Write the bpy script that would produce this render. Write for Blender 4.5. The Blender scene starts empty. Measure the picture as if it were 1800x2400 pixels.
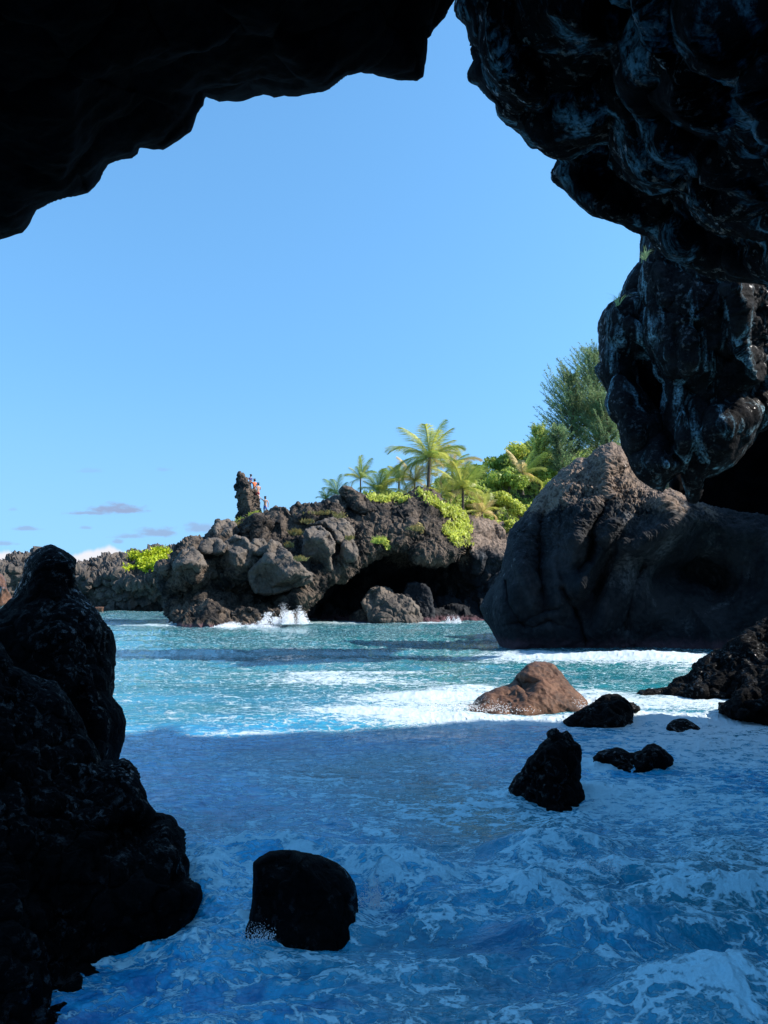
import bpy, math, random
import numpy as np
from mathutils import Vector, Matrix
from mathutils.geometry import delaunay_2d_cdt
from mathutils.bvhtree import BVHTree
random.seed(7); RNG = np.random.default_rng(11)
SC = bpy.context.scene
COL = SC.collection

# ------------------------------------------------------------------ camera
F = 1803.0; PITCH = math.atan(196 / 1803.0); CH = 2.2
cam_d = bpy.data.cameras.new('camera'); cam = bpy.data.objects.new('camera', cam_d); COL.objects.link(cam)
cam.location = (0, 0, CH); cam.rotation_euler = (math.pi / 2 + PITCH, 0, 0)
cam_d.sensor_fit = 'VERTICAL'; cam_d.sensor_height = 24.0; cam_d.lens = F / 2400 * 24.0
cam_d.clip_start = 0.05; cam_d.clip_end = 20000
SC.camera = cam

# ------------------------------------------------------------------ light
SUN = Vector((0.79, -0.03, 0.61)).normalized()
EL = math.asin(SUN.z); ROT = math.atan2(SUN.x, SUN.y)
SC.view_settings.view_transform = 'Standard'; SC.view_settings.look = 'None'
SC.view_settings.gamma = 1.0; SC.view_settings.use_curve_mapping = False
SC.view_settings.exposure = 0.9
sl = bpy.data.lights.new('sun', 'SUN'); sl.energy = 5.0; sl.angle = math.radians(0.9); sl.color = (1, 0.93, 0.84)
so = bpy.data.objects.new('sun', sl); COL.objects.link(so)
so.rotation_euler = SUN.to_track_quat('Z', 'Y').to_euler()
W = bpy.data.worlds.new('World'); SC.world = W; W.use_nodes = True


def ray(px, py):
    """direction through a photo pixel, scaled to unit forward (world y) distance"""
    xc = (np.asarray(px, float) - 900) / F; yc = (1200 - np.asarray(py, float)) / F
    c, s = math.cos(PITCH), math.sin(PITCH)
    dy = c - yc * s; dz = s + yc * c
    return xc / dy, dz / dy


def at(px, py, Y):
    a, b = ray(px, py)
    return Vector((float(a) * Y, Y, CH + float(b) * Y))


def ground(px, py):
    a, b = ray(px, py); Y = -CH / b
    return float(a * Y), float(Y)


class N:
    """tiny node-graph helper"""
    def __init__(s, tree): s.t = tree; s.n = tree.nodes; s.n.clear()
    def add(s, typ, **kw):
        ins = kw.pop('ins', {})
        nd = s.n.new(typ)
        for k, v in kw.items(): setattr(nd, k, v)
        for k, v in ins.items():
            if isinstance(v, bpy.types.NodeSocket): s.t.links.new(v, nd.inputs[k])
            else: nd.inputs[k].default_value = v
        return nd
    def math(s, op, a, b=0.0, c=0.0, clamp=False):
        nd = s.add('ShaderNodeMath', operation=op, use_clamp=clamp)
        for i, v in enumerate((a, b, c)):
            if isinstance(v, bpy.types.NodeSocket): s.t.links.new(v, nd.inputs[i])
            else: nd.inputs[i].default_value = v
        return nd.outputs[0]
    def vmul(s, v, k):
        return s.add('ShaderNodeVectorMath', operation='MULTIPLY', ins={0: v, 1: k}).outputs[0]
    def noise(s, v, scale, detail=4, rough=0.55, dist=0.0):
        return s.add('ShaderNodeTexNoise', ins={'Vector': v, 'Scale': scale, 'Detail': detail, 'Roughness': rough, 'Distortion': dist}).outputs[0]
    def ramp(s, f, lo, hi, a=0.0, b=1.0, smooth=True):
        return s.add('ShaderNodeMapRange', interpolation_type='SMOOTHSTEP' if smooth else 'LINEAR', ins={0: f, 1: lo, 2: hi, 3: a, 4: b}).outputs[0]
    def mix(s, f, a, b):
        nd = s.add('ShaderNodeMix', data_type='RGBA')
        for i, v in ((0, f), (6, a), (7, b)):
            if isinstance(v, bpy.types.NodeSocket): s.t.links.new(v, nd.inputs[i])
            else: nd.inputs[i].default_value = v if i == 0 else tuple(v) + ((1,) if len(v) == 3 else ())
        return nd.outputs[2]


# sky: Nishita air with a few low procedural clouds out over the sea
g = N(W.node_tree)
tc0 = g.add('ShaderNodeTexCoord').outputs['Generated']
lift = g.add('ShaderNodeVectorMath', operation='MULTIPLY_ADD', ins={0: tc0, 1: (1, 1, .50), 2: (0, 0, .26)}).outputs[0]
sky = g.add('ShaderNodeTexSky', sky_type='NISHITA', sun_disc=False, sun_elevation=EL, sun_rotation=ROT, air_density=1.0, dust_density=0.25, ozone_density=2.6, ins={'Vector': lift})
tc = g.add('ShaderNodeTexCoord').outputs['Generated']
sep = g.add('ShaderNodeSeparateXYZ', ins={0: tc})
yy = g.math('MAXIMUM', sep.outputs[1], 0.02)
az = g.math('DIVIDE', sep.outputs[0], yy); ev = g.math('DIVIDE', sep.outputs[2], yy)
cv = g.add('ShaderNodeCombineXYZ', ins={0: az, 1: ev, 2: 0.0}).outputs[0]
wob = g.noise(g.vmul(cv, (1, 2.2, 1)), 55, 5, 0.62)
wob2 = g.noise(cv, 38, 5, 0.6)
col = g.add('ShaderNodeHueSaturation', ins={'Saturation': 1.12, 'Value': 1.0, 'Color': sky.outputs[0]}).outputs[0]
col = g.vmul(col, (1.12, 1.40, 1.36))
col = g.mix(g.ramp(sep.outputs[2], .30, .0, 0, .45), col, (1.75, 3.0, 4.0))
SKYCOL = col
acc = None
for (px, py, w, h, k) in [(275, 1196, 85, 20, 1.0), (205, 1203, 65, 8, .8), (60, 1240, 38, 9, .65), (30, 1195, 16, 6, .4), (202, 1238, 20, 6, .5),
                          (370, 1250, 60, 18, .8), (300, 1258, 60, 9, .6), (465, 1240, 52, 20, .7), (215, 1105, 40, 10, .25), (385, 1102, 24, 8, .3), (10, 1275, 45, 9, .6), (275, 1270, 14, 9, .6)]:
    a, b = ray(px, py)
    dx = g.math('DIVIDE', g.math('SUBTRACT', az, float(a)), w / F); dz = g.math('DIVIDE', g.math('SUBTRACT', ev, float(b)), h / F)
    low = g.math('MULTIPLY', g.math('MINIMUM', dz, 0.0), 0.9); dz = g.math('ADD', dz, low)
    r = g.math('SQRT', g.math('ADD', g.math('MULTIPLY', dx, dx), g.math('MULTIPLY', dz, dz)))
    r = g.math('ADD', r, g.math('MULTIPLY', g.math('SUBTRACT', wob, 0.5), 1.9))
    m = g.ramp(r, 1.05, 0.25, 0.0, k)
    acc = m if acc is None else g.math('MAXIMUM', acc, m)
edge = g.math('ADD', float(ray(0, 1276)[1]), g.math('MULTIPLY', g.math('SUBTRACT', g.noise(g.vmul(cv, (1, .25, 1)), 13, 4, .55), 0.5), 0.065))
edge = g.math('ADD', edge, g.math('MULTIPLY', az, 0.02))
cum = g.ramp(g.math('SUBTRACT', edge, ev), -0.001, 0.006)
cum = g.math('MULTIPLY', cum, g.ramp(sep.outputs[1], 0.02, 0.1))
white = g.add('ShaderNodeRGB'); white.outputs[0].default_value = (4.3, 4.15, 4.25, 1)
grey = g.add('ShaderNodeRGB'); grey.outputs[0].default_value = (1.45, 1.8, 2.75, 1)
WHITE, GREY = white, grey
c1 = g.mix(g.math('MULTIPLY', acc, 0.85), col, grey.outputs[0])
c2 = g.mix(g.math('MULTIPLY', cum, 0.9), c1, white.outputs[0])
bg = g.add('ShaderNodeBackground', ins={'Color': c2, 'Strength': 0.12})
g.t.links.new(bg.outputs[0], g.add('ShaderNodeOutputWorld').inputs[0])

# ------------------------------------------------------------------ noise in numpy
_P = np.random.default_rng(3).permutation(256).astype(np.int32); _P = np.concatenate([_P, _P, _P])
_G = np.random.default_rng(5).normal(size=(256, 3)).astype(np.float32); _G /= np.linalg.norm(_G, axis=1)[:, None]


def perlin(p):
    p = np.asarray(p, np.float32); i = np.floor(p).astype(np.int32); f = p - i; i &= 255
    u = f * f * f * (f * (f * 6 - 15) + 10); out = 0
    for dx in (0, 1):
        wx = u[:, 0] if dx else 1 - u[:, 0]
        for dy in (0, 1):
            wy = u[:, 1] if dy else 1 - u[:, 1]
            for dz in (0, 1):
                wz = u[:, 2] if dz else 1 - u[:, 2]
                h = _P[_P[_P[(i[:, 0] + dx) & 255] + ((i[:, 1] + dy) & 255)] + ((i[:, 2] + dz) & 255)]
                gr = _G[h]
                out = out + wx * wy * wz * (gr[:, 0] * (f[:, 0] - dx) + gr[:, 1] * (f[:, 1] - dy) + gr[:, 2] * (f[:, 2] - dz))
    return out * 1.5


def fbm(p, octv=4, gain=0.5, lac=2.03, ridged=False, billow=False):
    p = np.asarray(p, np.float32); s = 0; a = 1; t = 0
    for o in range(octv):
        n = perlin(p + o * 17.3)
        if ridged: n = 1 - 2 * np.abs(n)
        if billow: n = 2 * np.abs(n) - 0.5
        s = s + a * n; t += a; a *= gain; p = p * lac
    return s / t


def worley(p):
    p = np.asarray(p, np.float32); i = np.floor(p).astype(np.int32); f = p - i
    d1 = np.full(len(p), 9, np.float32); d2 = d1.copy(); idv = np.zeros(len(p), np.float32)
    for dx in (-1, 0, 1):
        for dy in (-1, 0, 1):
            for dz in (-1, 0, 1):
                h = _P[_P[_P[(i[:, 0] + dx) & 255] + ((i[:, 1] + dy) & 255)] + ((i[:, 2] + dz) & 255)]
                q = np.array([dx, dy, dz], np.float32) + _G[h] * 0.5 + 0.5 - f
                d = np.sqrt((q * q).sum(1))
                m = d < d1
                d2 = np.where(m, d1, np.minimum(d2, d)); idv = np.where(m, h / 255.0, idv); d1 = np.where(m, d, d1)
    return d1, d2, idv


# ------------------------------------------------------------------ objects
def tag(o, label=None, cat=None, group=None, kind=None):
    if label: o['label'] = label
    if cat: o['category'] = cat
    if group: o['group'] = group
    if kind: o['kind'] = kind
    return o


def mesh(name, V, Fc, mat=None, parent=None, smooth=True, attrs=None):
    me = bpy.data.meshes.new(name)
    V = np.asarray(V, np.float32)
    Fc = np.asarray(Fc, np.int32)
    n, k = Fc.shape
    me.vertices.add(len(V)); me.vertices.foreach_set('co', V.ravel())
    me.loops.add(n * k); me.loops.foreach_set('vertex_index', Fc.ravel())
    me.polygons.add(n); me.polygons.foreach_set('loop_start', np.arange(0, n * k, k, dtype=np.int32))
    me.update(calc_edges=True); me.validate()
    me.polygons.foreach_set('use_smooth', np.full(len(me.polygons), smooth, bool))
    for an, av in (attrs or {}).items():
        if len(av) == len(me.vertices):
            me.attributes.new(an, 'FLOAT', 'POINT').data.foreach_set('value', np.asarray(av, np.float32))
    if mat: me.materials.append(mat)
    o = bpy.data.objects.new(name, me); COL.objects.link(o)
    if parent: o.parent = parent
    return o


def empty(name, loc=(0, 0, 0), rz=0.0):
    o = bpy.data.objects.new(name, None); o.empty_display_size = 0.2
    COL.objects.link(o); o.location = loc; o.rotation_euler = (0, 0, rz)
    return o


def vnormals(V, Fc):
    a = V[Fc[:, 2]] - V[Fc[:, 0]]; b = V[Fc[:, 3]] - V[Fc[:, 1]]
    n = np.cross(a, b); out = np.zeros_like(V)
    for k in range(4):
        for c in range(3): out[:, c] += np.bincount(Fc[:, k], n[:, c], len(V))
    return out / (np.linalg.norm(out, axis=1)[:, None] + 1e-12)


def poly_sd(P, poly):
    """signed distance (inside +) and nearest boundary point; P (n,2)"""
    A = np.asarray(poly, float)[:, :2]; B = np.roll(A, -1, 0)
    best = np.full(len(P), 1e18); near = np.zeros((len(P), 2)); inside = np.zeros(len(P), bool)
    for a, b in zip(A, B):
        ab = b - a; t = np.clip(((P - a) @ ab) / (ab @ ab + 1e-9), 0, 1)
        q = a + t[:, None] * ab; d = ((P - q) ** 2).sum(1); m = d < best
        best[m] = d[m]; near[m] = q[m]
        if a[1] != b[1]:
            c = ((a[1] > P[:, 1]) != (b[1] > P[:, 1])) & (P[:, 0] < (b[0] - a[0]) * (P[:, 1] - a[1]) / (b[1] - a[1]) + a[0])
            inside ^= c
    d = np.sqrt(best)
    return np.where(inside, d, -d), near


def tin(pts, xs, ys, default):
    co = [Vector((p[0], p[1])) for p in pts]; z = [p[2] for p in pts]
    vs, es, fs, ov, oe, of = delaunay_2d_cdt(co, [], [], 0, 1e-4)
    zz = []
    for k in range(len(vs)): zz.append(z[ov[k][0]] if ov[k] else default)
    D = np.full((len(ys), len(xs)), np.nan)
    for f in fs:
        (x0, y0), (x1, y1), (x2, y2) = [vs[i][:] for i in f]
        det = (y1 - y2) * (x0 - x2) + (x2 - x1) * (y0 - y2)
        if abs(det) < 1e-9: continue
        ia, ib = np.searchsorted(xs, min(x0, x1, x2) - .01), np.searchsorted(xs, max(x0, x1, x2) + .01)
        ja, jb = np.searchsorted(ys, min(y0, y1, y2) - .01), np.searchsorted(ys, max(y0, y1, y2) + .01)
        if ia >= ib or ja >= jb: continue
        X, Y = np.meshgrid(xs[ia:ib], ys[ja:jb])
        l0 = ((y1 - y2) * (X - x2) + (x2 - x1) * (Y - y2)) / det; l1 = ((y2 - y0) * (X - x2) + (x0 - x2) * (Y - y2)) / det
        l2 = 1 - l0 - l1; m = (l0 > -1e-4) & (l1 > -1e-4) & (l2 > -1e-4)
        sub = D[ja:jb, ia:ib]; sub[m] = (l0 * zz[f[0]] + l1 * zz[f[1]] + l2 * zz[f[2]])[m]
    return np.where(np.isnan(D), default, D)


def blur(D, n):
    for _ in range(n):
        P = np.pad(D, 1, mode='edge')
        D = (P[:-2, 1:-1] + P[2:, 1:-1] + P[1:-1, :-2] + P[1:-1, 2:] + 2 * D) / 6
    return D


def rock(name, outline, pts, mat, Y0, step=3.0, edge_d=0.6, edge_px=20, thick=3.0, sm=2, ridges=(), noise=(), parent=None,
         fine=None, facet=False):
    """a solid rock: its outline and a depth survey are unprojected into the world, it gets a back, then it is weathered.
    outline: photo pixels; pts: (px, py, y); ridges: (polyline, amount m, width px); noise: (kind, size m, amount m)"""
    O = np.array([p[:2] for p in outline], float)
    x0, y0 = O.min(0) - step; x1, y1 = O.max(0) + step
    def axis(a, b, lo, hi):
        seg = []; v = a
        while v < b:
            seg.append(v); inside = lo <= v <= hi
            gap = 0 if inside else min(abs(v - lo), abs(v - hi))
            v += step + 0.06 * gap
        seg.append(b); return np.array(seg)
    xs = axis(x0, x1, -60, 1860); ys = axis(y0, y1, -60, 2460)
    X, Yp = np.meshgrid(xs, ys); P = np.stack([X.ravel(), Yp.ravel()], 1)
    sd, near = poly_sd(P, O); inside = sd > 0
    allp = [tuple(p) for p in pts]
    for p in outline:
        if len(p) > 2: allp.append((p[0], p[1], p[2]))
    if len(allp) >= 3:
        # hull points take the depth of the nearest survey point
        A = np.array(allp)
        for p in outline:
            if len(p) == 2:
                w = 1 / (((A[:, 0] - p[0]) ** 2 + (A[:, 1] - p[1]) ** 2) + 1) ** 1.5
                allp.append((p[0], p[1], float((w * A[:, 2]).sum() / w.sum())))
        ex = [(x0 - 5, y0 - 5), (x1 + 5, y0 - 5), (x1 + 5, y1 + 5), (x0 - 5, y1 + 5)]
        for e in ex:
            w = 1 / (((A[:, 0] - e[0]) ** 2 + (A[:, 1] - e[1]) ** 2) + 1) ** 1.5
            allp.append((e[0], e[1], float((w * A[:, 2]).sum() / w.sum())))
        D = tin(allp, xs, ys, Y0)
    else:
        D = np.full(X.shape, float(Y0))
    if sm: D = blur(D, sm)
    D = D.ravel()
    sd_c = np.maximum(sd, 0)
    u = np.clip(sd_c / edge_px, 0, 1); D = D + edge_d * (1 - np.sqrt(np.clip(1 - (1 - u) ** 2, 0, 1)))
    for pl, amt, wd in ridges:
        best = np.full(len(P), 1e9)
        pl = np.array(pl, float)
        for a, b in zip(pl[:-1], pl[1:]):
            ab = b - a; t = np.clip(((P - a) @ ab) / (ab @ ab + 1e-9), 0, 1); best = np.minimum(best, ((P - a - t[:, None] * ab) ** 2).sum(1))
        D = D - amt * np.exp(-(np.sqrt(best + (wd * .45) ** 2) - wd * .45) / wd * 1.2) if amt > 0 else D - amt * np.exp(-best / wd ** 2)
    ny, nx = X.shape
    idx = np.arange(ny * nx).reshape(ny, nx)
    q = np.stack([idx[:-1, :-1], idx[1:, :-1], idx[1:, 1:], idx[:-1, 1:]], -1).reshape(-1, 4)
    q = q[inside[q].any(1)]
    used = np.unique(q); bnd = used[~inside[used]]
    # also treat inside verts on the frame of the grid as boundary
    cnt = np.bincount(q.ravel(), minlength=ny * nx)
    P2 = P.copy(); P2[bnd] = near[bnd]
    sdn = sd_c.copy(); sdn[bnd] = 0
    isb = np.zeros(ny * nx, bool); isb[bnd] = True; isb[used[cnt[used] < 4]] = True
    a, b = ray(P2[:, 0], P2[:, 1])
    front = np.stack([a * D, D, CH + b * D], 1)
    back_y = D + thick * np.sqrt(np.clip(sdn / (edge_px * 3), 0, 1)) * (~isb)
    inw = (P2 - near); inw /= np.linalg.norm(inw, axis=1)[:, None] + 1e-6
    Pb = P2 + inw * (np.minimum(sdn, edge_px * 2) * .45)[:, None] * (~isb)[:, None]
    a2, b2 = ray(Pb[:, 0], Pb[:, 1]); back = np.stack([a2 * back_y, back_y, CH + b2 * back_y], 1)
    mp = -np.ones(ny * nx, int); mp[used] = np.arange(len(used))
    ib = used[~isb[used]]; mb = mp.copy(); mb[ib] = len(used) + np.arange(len(ib))
    V = np.concatenate([front[used], back[ib]])
    Ff = mp[q]; Fb = mb[q][:, ::-1]
    okb = ~(isb[q].all(1)); Fb = Fb[okb]
    Fc = np.concatenate([Ff, Fb])
    # orientation: front must face the camera
    nrm = vnormals(V, Fc)
    tocam = np.array([0, 0, CH]) - V[:len(used)]
    if (nrm[:len(used)] * tocam).sum() < 0: Fc = Fc[:, ::-1]; nrm = -nrm
    disp = np.zeros(len(V)); side = np.zeros_like(V)
    for kd in noise:
        kind, size, amt = kd[:3]; st = np.array(kd[3] if len(kd) > 3 else (1, 1, 1), float)
        p = V / size * st
        if kind == 'fbm': disp += amt * fbm(p, 4)
        elif kind == 'ridge': disp += amt * fbm(p, 3, ridged=True)
        elif kind == 'billow': disp += amt * fbm(p, 3, billow=True)
        elif kind == 'rough': disp += amt * fbm(p, 2)
        elif kind == 'block':
            wp = p + 0.25 * np.stack([perlin(p * 1.3 + 5), perlin(p * 1.3 + 9), perlin(p * 1.3 + 13)], 1)
            d1, d2, iv = worley(wp); disp += amt * (np.minimum((d2 - d1) * 2.2, 1) ** .6 - .5 + 0.8 * (iv - .5))
        elif kind == 'pit':
            d1, d2, iv = worley(p); disp -= amt * np.clip(1 - d1 * 1.7, 0, 1)
        elif kind == 'crust':   # pitted lava crust left on the top, worn away lower down
            k_ = np.clip((V[:, 2] - 3.6 + 1.6 * perlin(V * .45)) / 1.5, 0, 1) * np.clip(nrm[:, 2] * 2 + .7, 0, 1); disp += k_ * amt * (fbm(p, 4, gain=.65, ridged=True) + .6 * perlin(p * .5))
        elif kind == 'warp':
            side += amt * np.stack([fbm(p + 3, 3), fbm(p + 31, 3), fbm(p + 57, 3)], 1)
    fl = .30 if Y0 < 12 else (.5 if Y0 < 50 else .85)
    wt = fl + (1 - fl) * np.clip(np.concatenate([sdn[used], sdn[ib] * .3]) / (edge_px * 1.2), 0, 1); wt[len(used):] *= .6
    V = V + (nrm * disp[:, None] + side) * wt[:, None]
    o = mesh(name, V, Fc, mat, parent, smooth=not facet)
    o_data[name + str(len(o_data))] = (V, Fc, len(used))
    rock.last = (V, Fc, len(used))
    return o


o_data = {}


# ------------------------------------------------------------------ materials
def new_mat(name):
    m = bpy.data.materials.new(name); m.use_nodes = True
    g = N(m.node_tree); out = g.add('ShaderNodeOutputMaterial')
    b = g.add('ShaderNodeBsdfPrincipled'); g.t.links.new(b.outputs[0], out.inputs[0])
    return m, g, b


def lava(name, dark=(.018, .016, .016), light=(.12, .09, .068), scale=1.0, rough=.75, bump=.5, bdist=.03, spec=.5, algae=0.0,
         wet=None, mineral_sheen=None, mid=(0.42, 0.62), film=None, dry=None):
    m, g, b = new_mat(name)
    pos = g.add('ShaderNodeNewGeometry').outputs['Position']
    n1 = g.noise(pos, 0.7 * scale, 6, .65); n2 = g.noise(pos, 7 * scale, 5, .7)
    t = g.math('ADD', g.math('MULTIPLY', n1, .6), g.math('MULTIPLY', n2, .4))
    c = g.mix(g.ramp(t, *mid), dark, light)
    if mineral_sheen:  # deposits on other rocks, painted sky highlights on the cave wall
        mc, lo, hi, st = mineral_sheen
        mv = g.vmul(pos, st); mn = g.noise(mv, 1.0, 7, .68, .6)
        mn2 = g.noise(pos, 9 * scale, 4, .7)
        c = g.mix(g.math('MULTIPLY', g.ramp(mn, lo, hi), g.ramp(mn2, .35, .6)), c, mc)
    if dry:    # dry brown crust surviving high on the rock, above the reach of the waves
        z = g.add('ShaderNodeSeparateXYZ', ins={0: pos}).outputs[2]
        zz = g.math('ADD', z, g.math('ADD', g.math('MULTIPLY', g.math('SUBTRACT', g.noise(pos, .35, 5, .6), .5), 7.0), g.math('MULTIPLY', g.math('SUBTRACT', n2, .5), 3.0)))
        c = g.mix(g.ramp(zz, dry[1], dry[1] + 1.2), c, g.mix(g.ramp(n2, .35, .6), tuple(v_ * .35 for v_ in dry[0]), dry[0]))
    if algae:
        z = g.add('ShaderNodeSeparateXYZ', ins={0: pos}).outputs[2]
        zz = g.math('ADD', z, g.math('MULTIPLY', g.math('SUBTRACT', n2, .5), 1.2 * algae))
        c = g.mix(g.ramp(zz, algae, algae * .35), c, (.085, .045, .052))
    v = g.add('ShaderNodeTexVoronoi', ins={'Vector': pos, 'Scale': 6 * scale}).outputs[0]
    h = g.math('ADD', g.math('MULTIPLY', g.noise(pos, 5 * scale, 8, .7), 1.0), g.math('MULTIPLY', v, .25))
    bp = g.add('ShaderNodeBump', ins={'Strength': bump, 'Distance': bdist, 'Height': h})
    g.t.links.new(c, b.inputs['Base Color']); g.t.links.new(bp.outputs[0], b.inputs['Normal'])
    b.inputs['Specular IOR Level'].default_value = spec
    if film:   # thin broken film of water: glossy where the noise is high, matt elsewhere
        lo, hi, fs, lvl = film
        fm = g.math('MULTIPLY', g.ramp(g.noise(pos, fs, 6, .72), lo, hi), g.ramp(g.noise(pos, fs * .13, 3, .5), .40, .58, .15, 1.0))
        g.t.links.new(g.ramp(fm, 0, 1, spec, lvl), b.inputs['Specular IOR Level'])
        g.t.links.new(g.ramp(fm, 0, 1, rough, .16), b.inputs['Roughness'])
    elif wet:
        r = g.ramp(g.noise(pos, 3 * scale, 4, .6), .35, .65, wet, rough)
        g.t.links.new(r, b.inputs['Roughness'])
    else: b.inputs['Roughness'].default_value = rough
    return m


def plain(name, col, rough=.7, var=0.0, scale=5.0, trans=0.0, spec=.4):
    m, g, b = new_mat(name)
    b.inputs['Roughness'].default_value = rough; b.inputs['Specular IOR Level'].default_value = spec
    if var:
        pos = g.add('ShaderNodeNewGeometry').outputs['Position']
        n = g.noise(pos, scale, 3, .6)
        c = g.mix(g.ramp(n, .3, .7), tuple(x * (1 - var) for x in col), tuple(min(1, x * (1 + var)) for x in col))
        g.t.links.new(c, b.inputs['Base Color'])
    else: b.inputs['Base Color'].default_value = col + (1,)
    if trans:
        out = [n for n in g.n if n.type == 'OUTPUT_MATERIAL'][0]
        tr = g.add('ShaderNodeBsdfTranslucent', ins={'Color': tuple(min(1, x * 1.3) for x in col) + (1,)})
        mx = g.add('ShaderNodeMixShader', ins={0: trans, 1: b.outputs[0], 2: tr.outputs[0]})
        g.t.links.new(mx.outputs[0], out.inputs[0])
    return m


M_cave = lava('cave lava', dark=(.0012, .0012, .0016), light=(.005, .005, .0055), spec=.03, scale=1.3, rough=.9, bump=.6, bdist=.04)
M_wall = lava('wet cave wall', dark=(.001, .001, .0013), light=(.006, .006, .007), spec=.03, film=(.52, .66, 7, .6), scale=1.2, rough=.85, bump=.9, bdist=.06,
              mineral_sheen=((.10, .21, .27), .51, .68, (1.8, 1.8, .6)))  # blue patches paint in sky highlights on the wet wall
M_butt = lava('mineral_streaked rock', dark=(.003, .003, .0036), light=(.014, .014, .016), spec=.05, film=(.52, .66, 5, .6), scale=1.4, rough=.8, bump=.8, bdist=.06,
              mineral_sheen=((.22, .36, .43), .52, .70, (1.5, 1.5, .32)))
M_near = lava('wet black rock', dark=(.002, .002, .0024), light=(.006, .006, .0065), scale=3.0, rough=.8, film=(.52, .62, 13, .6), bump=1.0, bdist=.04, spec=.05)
M_big = lava('smooth basalt', dark=(.009, .011, .014), light=(.032, .032, .035), scale=.7, rough=.8, spec=.12, film=(.56, .70, 2.5, .6), bump=.8, bdist=.08, algae=.6, dry=((.20, .148, .115), 5.7),
             mineral_sheen=((.15, .15, .155), .55, .74, (.5, .5, .12)))
M_isle = lava('sea cliff lava', dark=(.007, .007, .0075), light=(.112, .084, .063), scale=.8, rough=.85, bump=1.0, bdist=.14, algae=.35, mid=(.41, .60), spec=.2)
M_block = lava('block basalt', dark=(.016, .014, .013), light=(.115, .090, .069), scale=.8, rough=.85, bump=.5, bdist=.05, mid=(.35, .62))
M_tan = lava('tan wet rock', dark=(.02, .012, .010), light=(.13, .066, .040), scale=2.2, rough=.7, spec=.2, film=(.50, .64, 4, .9), bump=.6, bdist=.03, mid=(.35, .6))
M_far = lava('far coast lava', dark=(.022, .020, .019), light=(.095, .075, .06), scale=.5, rough=.9, bump=.9, bdist=.15, mid=(.38, .58))


# ------------------------------------------------------------------ cave
cave = tag(empty('sea_cave', (0, 3, 0)), 'black lava sea cave whose ragged arch frames the bay and blue sky', 'cave')
cave_inv = Matrix.Translation((0, -3, 0))


def adopt(o, par):
    o.parent = par; o.matrix_parent_inverse = par.matrix_basis.inverted() if False else Matrix.Translation(-Vector(par.location))
    return o


def sc(pts, k, ox, oy): return [(p[0] * k + ox, p[1] * k + oy) + tuple(p[2:]) for p in pts]


roof_edge = sc([(0, 838), (75, 818), (100, 785), (130, 745), (200, 712), (310, 682), (350, 635), (378, 580), (415, 567), (470, 560), (490, 545), (495, 525), (575, 527),
                (640, 485), (670, 460), (680, 430), (690, 400), (715, 370), (722, 335), (775, 355), (850, 350), (932, 332), (965, 343), (1000, 322), (1030, 325), (1150, 298),
                (1225, 252), (1275, 250), (1370, 270), (1475, 283), (1495, 270), (1503, 230), (1510, 135), (1525, 128), (1530, 105), (1575, 60), (1605, 10), (1622, -20)], .663, 0, 0)
roof_poly = roof_edge + [(1110, -60), (1150, -140), (1200, -420), (600, -520), (-900, -620), (-3200, -600), (-3200, 1700), (-700, 1700), (-420, 900), (-120, 600)]  # cut short overhead to let in added sky light
roof_pts = [(0, 555, 8.0), (300, 370, 8.2), (600, 230, 8.4), (980, 180, 8.6), (1070, 0, 8.8), (1110, -100, 8.8), (200, 200, 6.2), (600, 60, 6.6), (0, -100, 4.6), (700, -300, 5.2), (1200, -700, 5.5),
            (-500, 400, 6.6), (-900, 1200, 6.2), (-3200, 1700, 5.0), (-3200, -600, 4.4), (-900, -1500, 4.0), (600, -1500, 4.0), (-100, 350, 6.8), (900, 90, 8.0)]
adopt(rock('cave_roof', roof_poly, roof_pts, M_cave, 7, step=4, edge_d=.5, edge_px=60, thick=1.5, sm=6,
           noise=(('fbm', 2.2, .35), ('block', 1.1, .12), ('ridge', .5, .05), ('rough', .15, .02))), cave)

wall_edge = sc([(55, -25), (40, 40), (50, 75), (100, 130), (105, 200), (120, 270), (140, 310), (118, 380), (125, 405), (170, 420), (220, 490), (260, 525), (270, 590), (310, 640), (380, 685), (420, 740),
                (440, 758), (500, 762), (540, 810), (572, 828), (540, 890), (550, 930), (600, 965), (680, 1040), (760, 1105), (860, 1150), (960, 1180), (1040, 1215)], .452, 1050, 0)
wall_poly = wall_edge + [(1560, 600), (1640, 640), (1740, 655), (1800, 660), (1900, 700), (2700, 800), (2700, -400), (1500, -520), (1220, -420), (1120, -120)]  # top trimmed too, widening the added opening overhead
wall_pts = [(1075, 0, 9.5), (1105, 180, 10.2), (1250, 340, 11.5), (1310, 400, 12.0), (1420, 520, 11.4), (1530, 560, 12), (1640, 640, 12), (1800, 660, 11), (1300, 0, 7.6), (1400, 250, 9.2), (1500, 430, 11.0),
            (1600, 200, 7.2), (1800, 300, 6.2), (1800, 0, 5.2), (2200, 300, 4.2), (2700, 0, 3.4), (1500, -700, 5), (1500, -1500, 2.6), (2700, 800, 4), (1190, 120, 9.0), (1150, 60, 9.3), (1380, 400, 11.8),
            (1650, 480, 10.0), (1250, 200, 9.4)]
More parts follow.
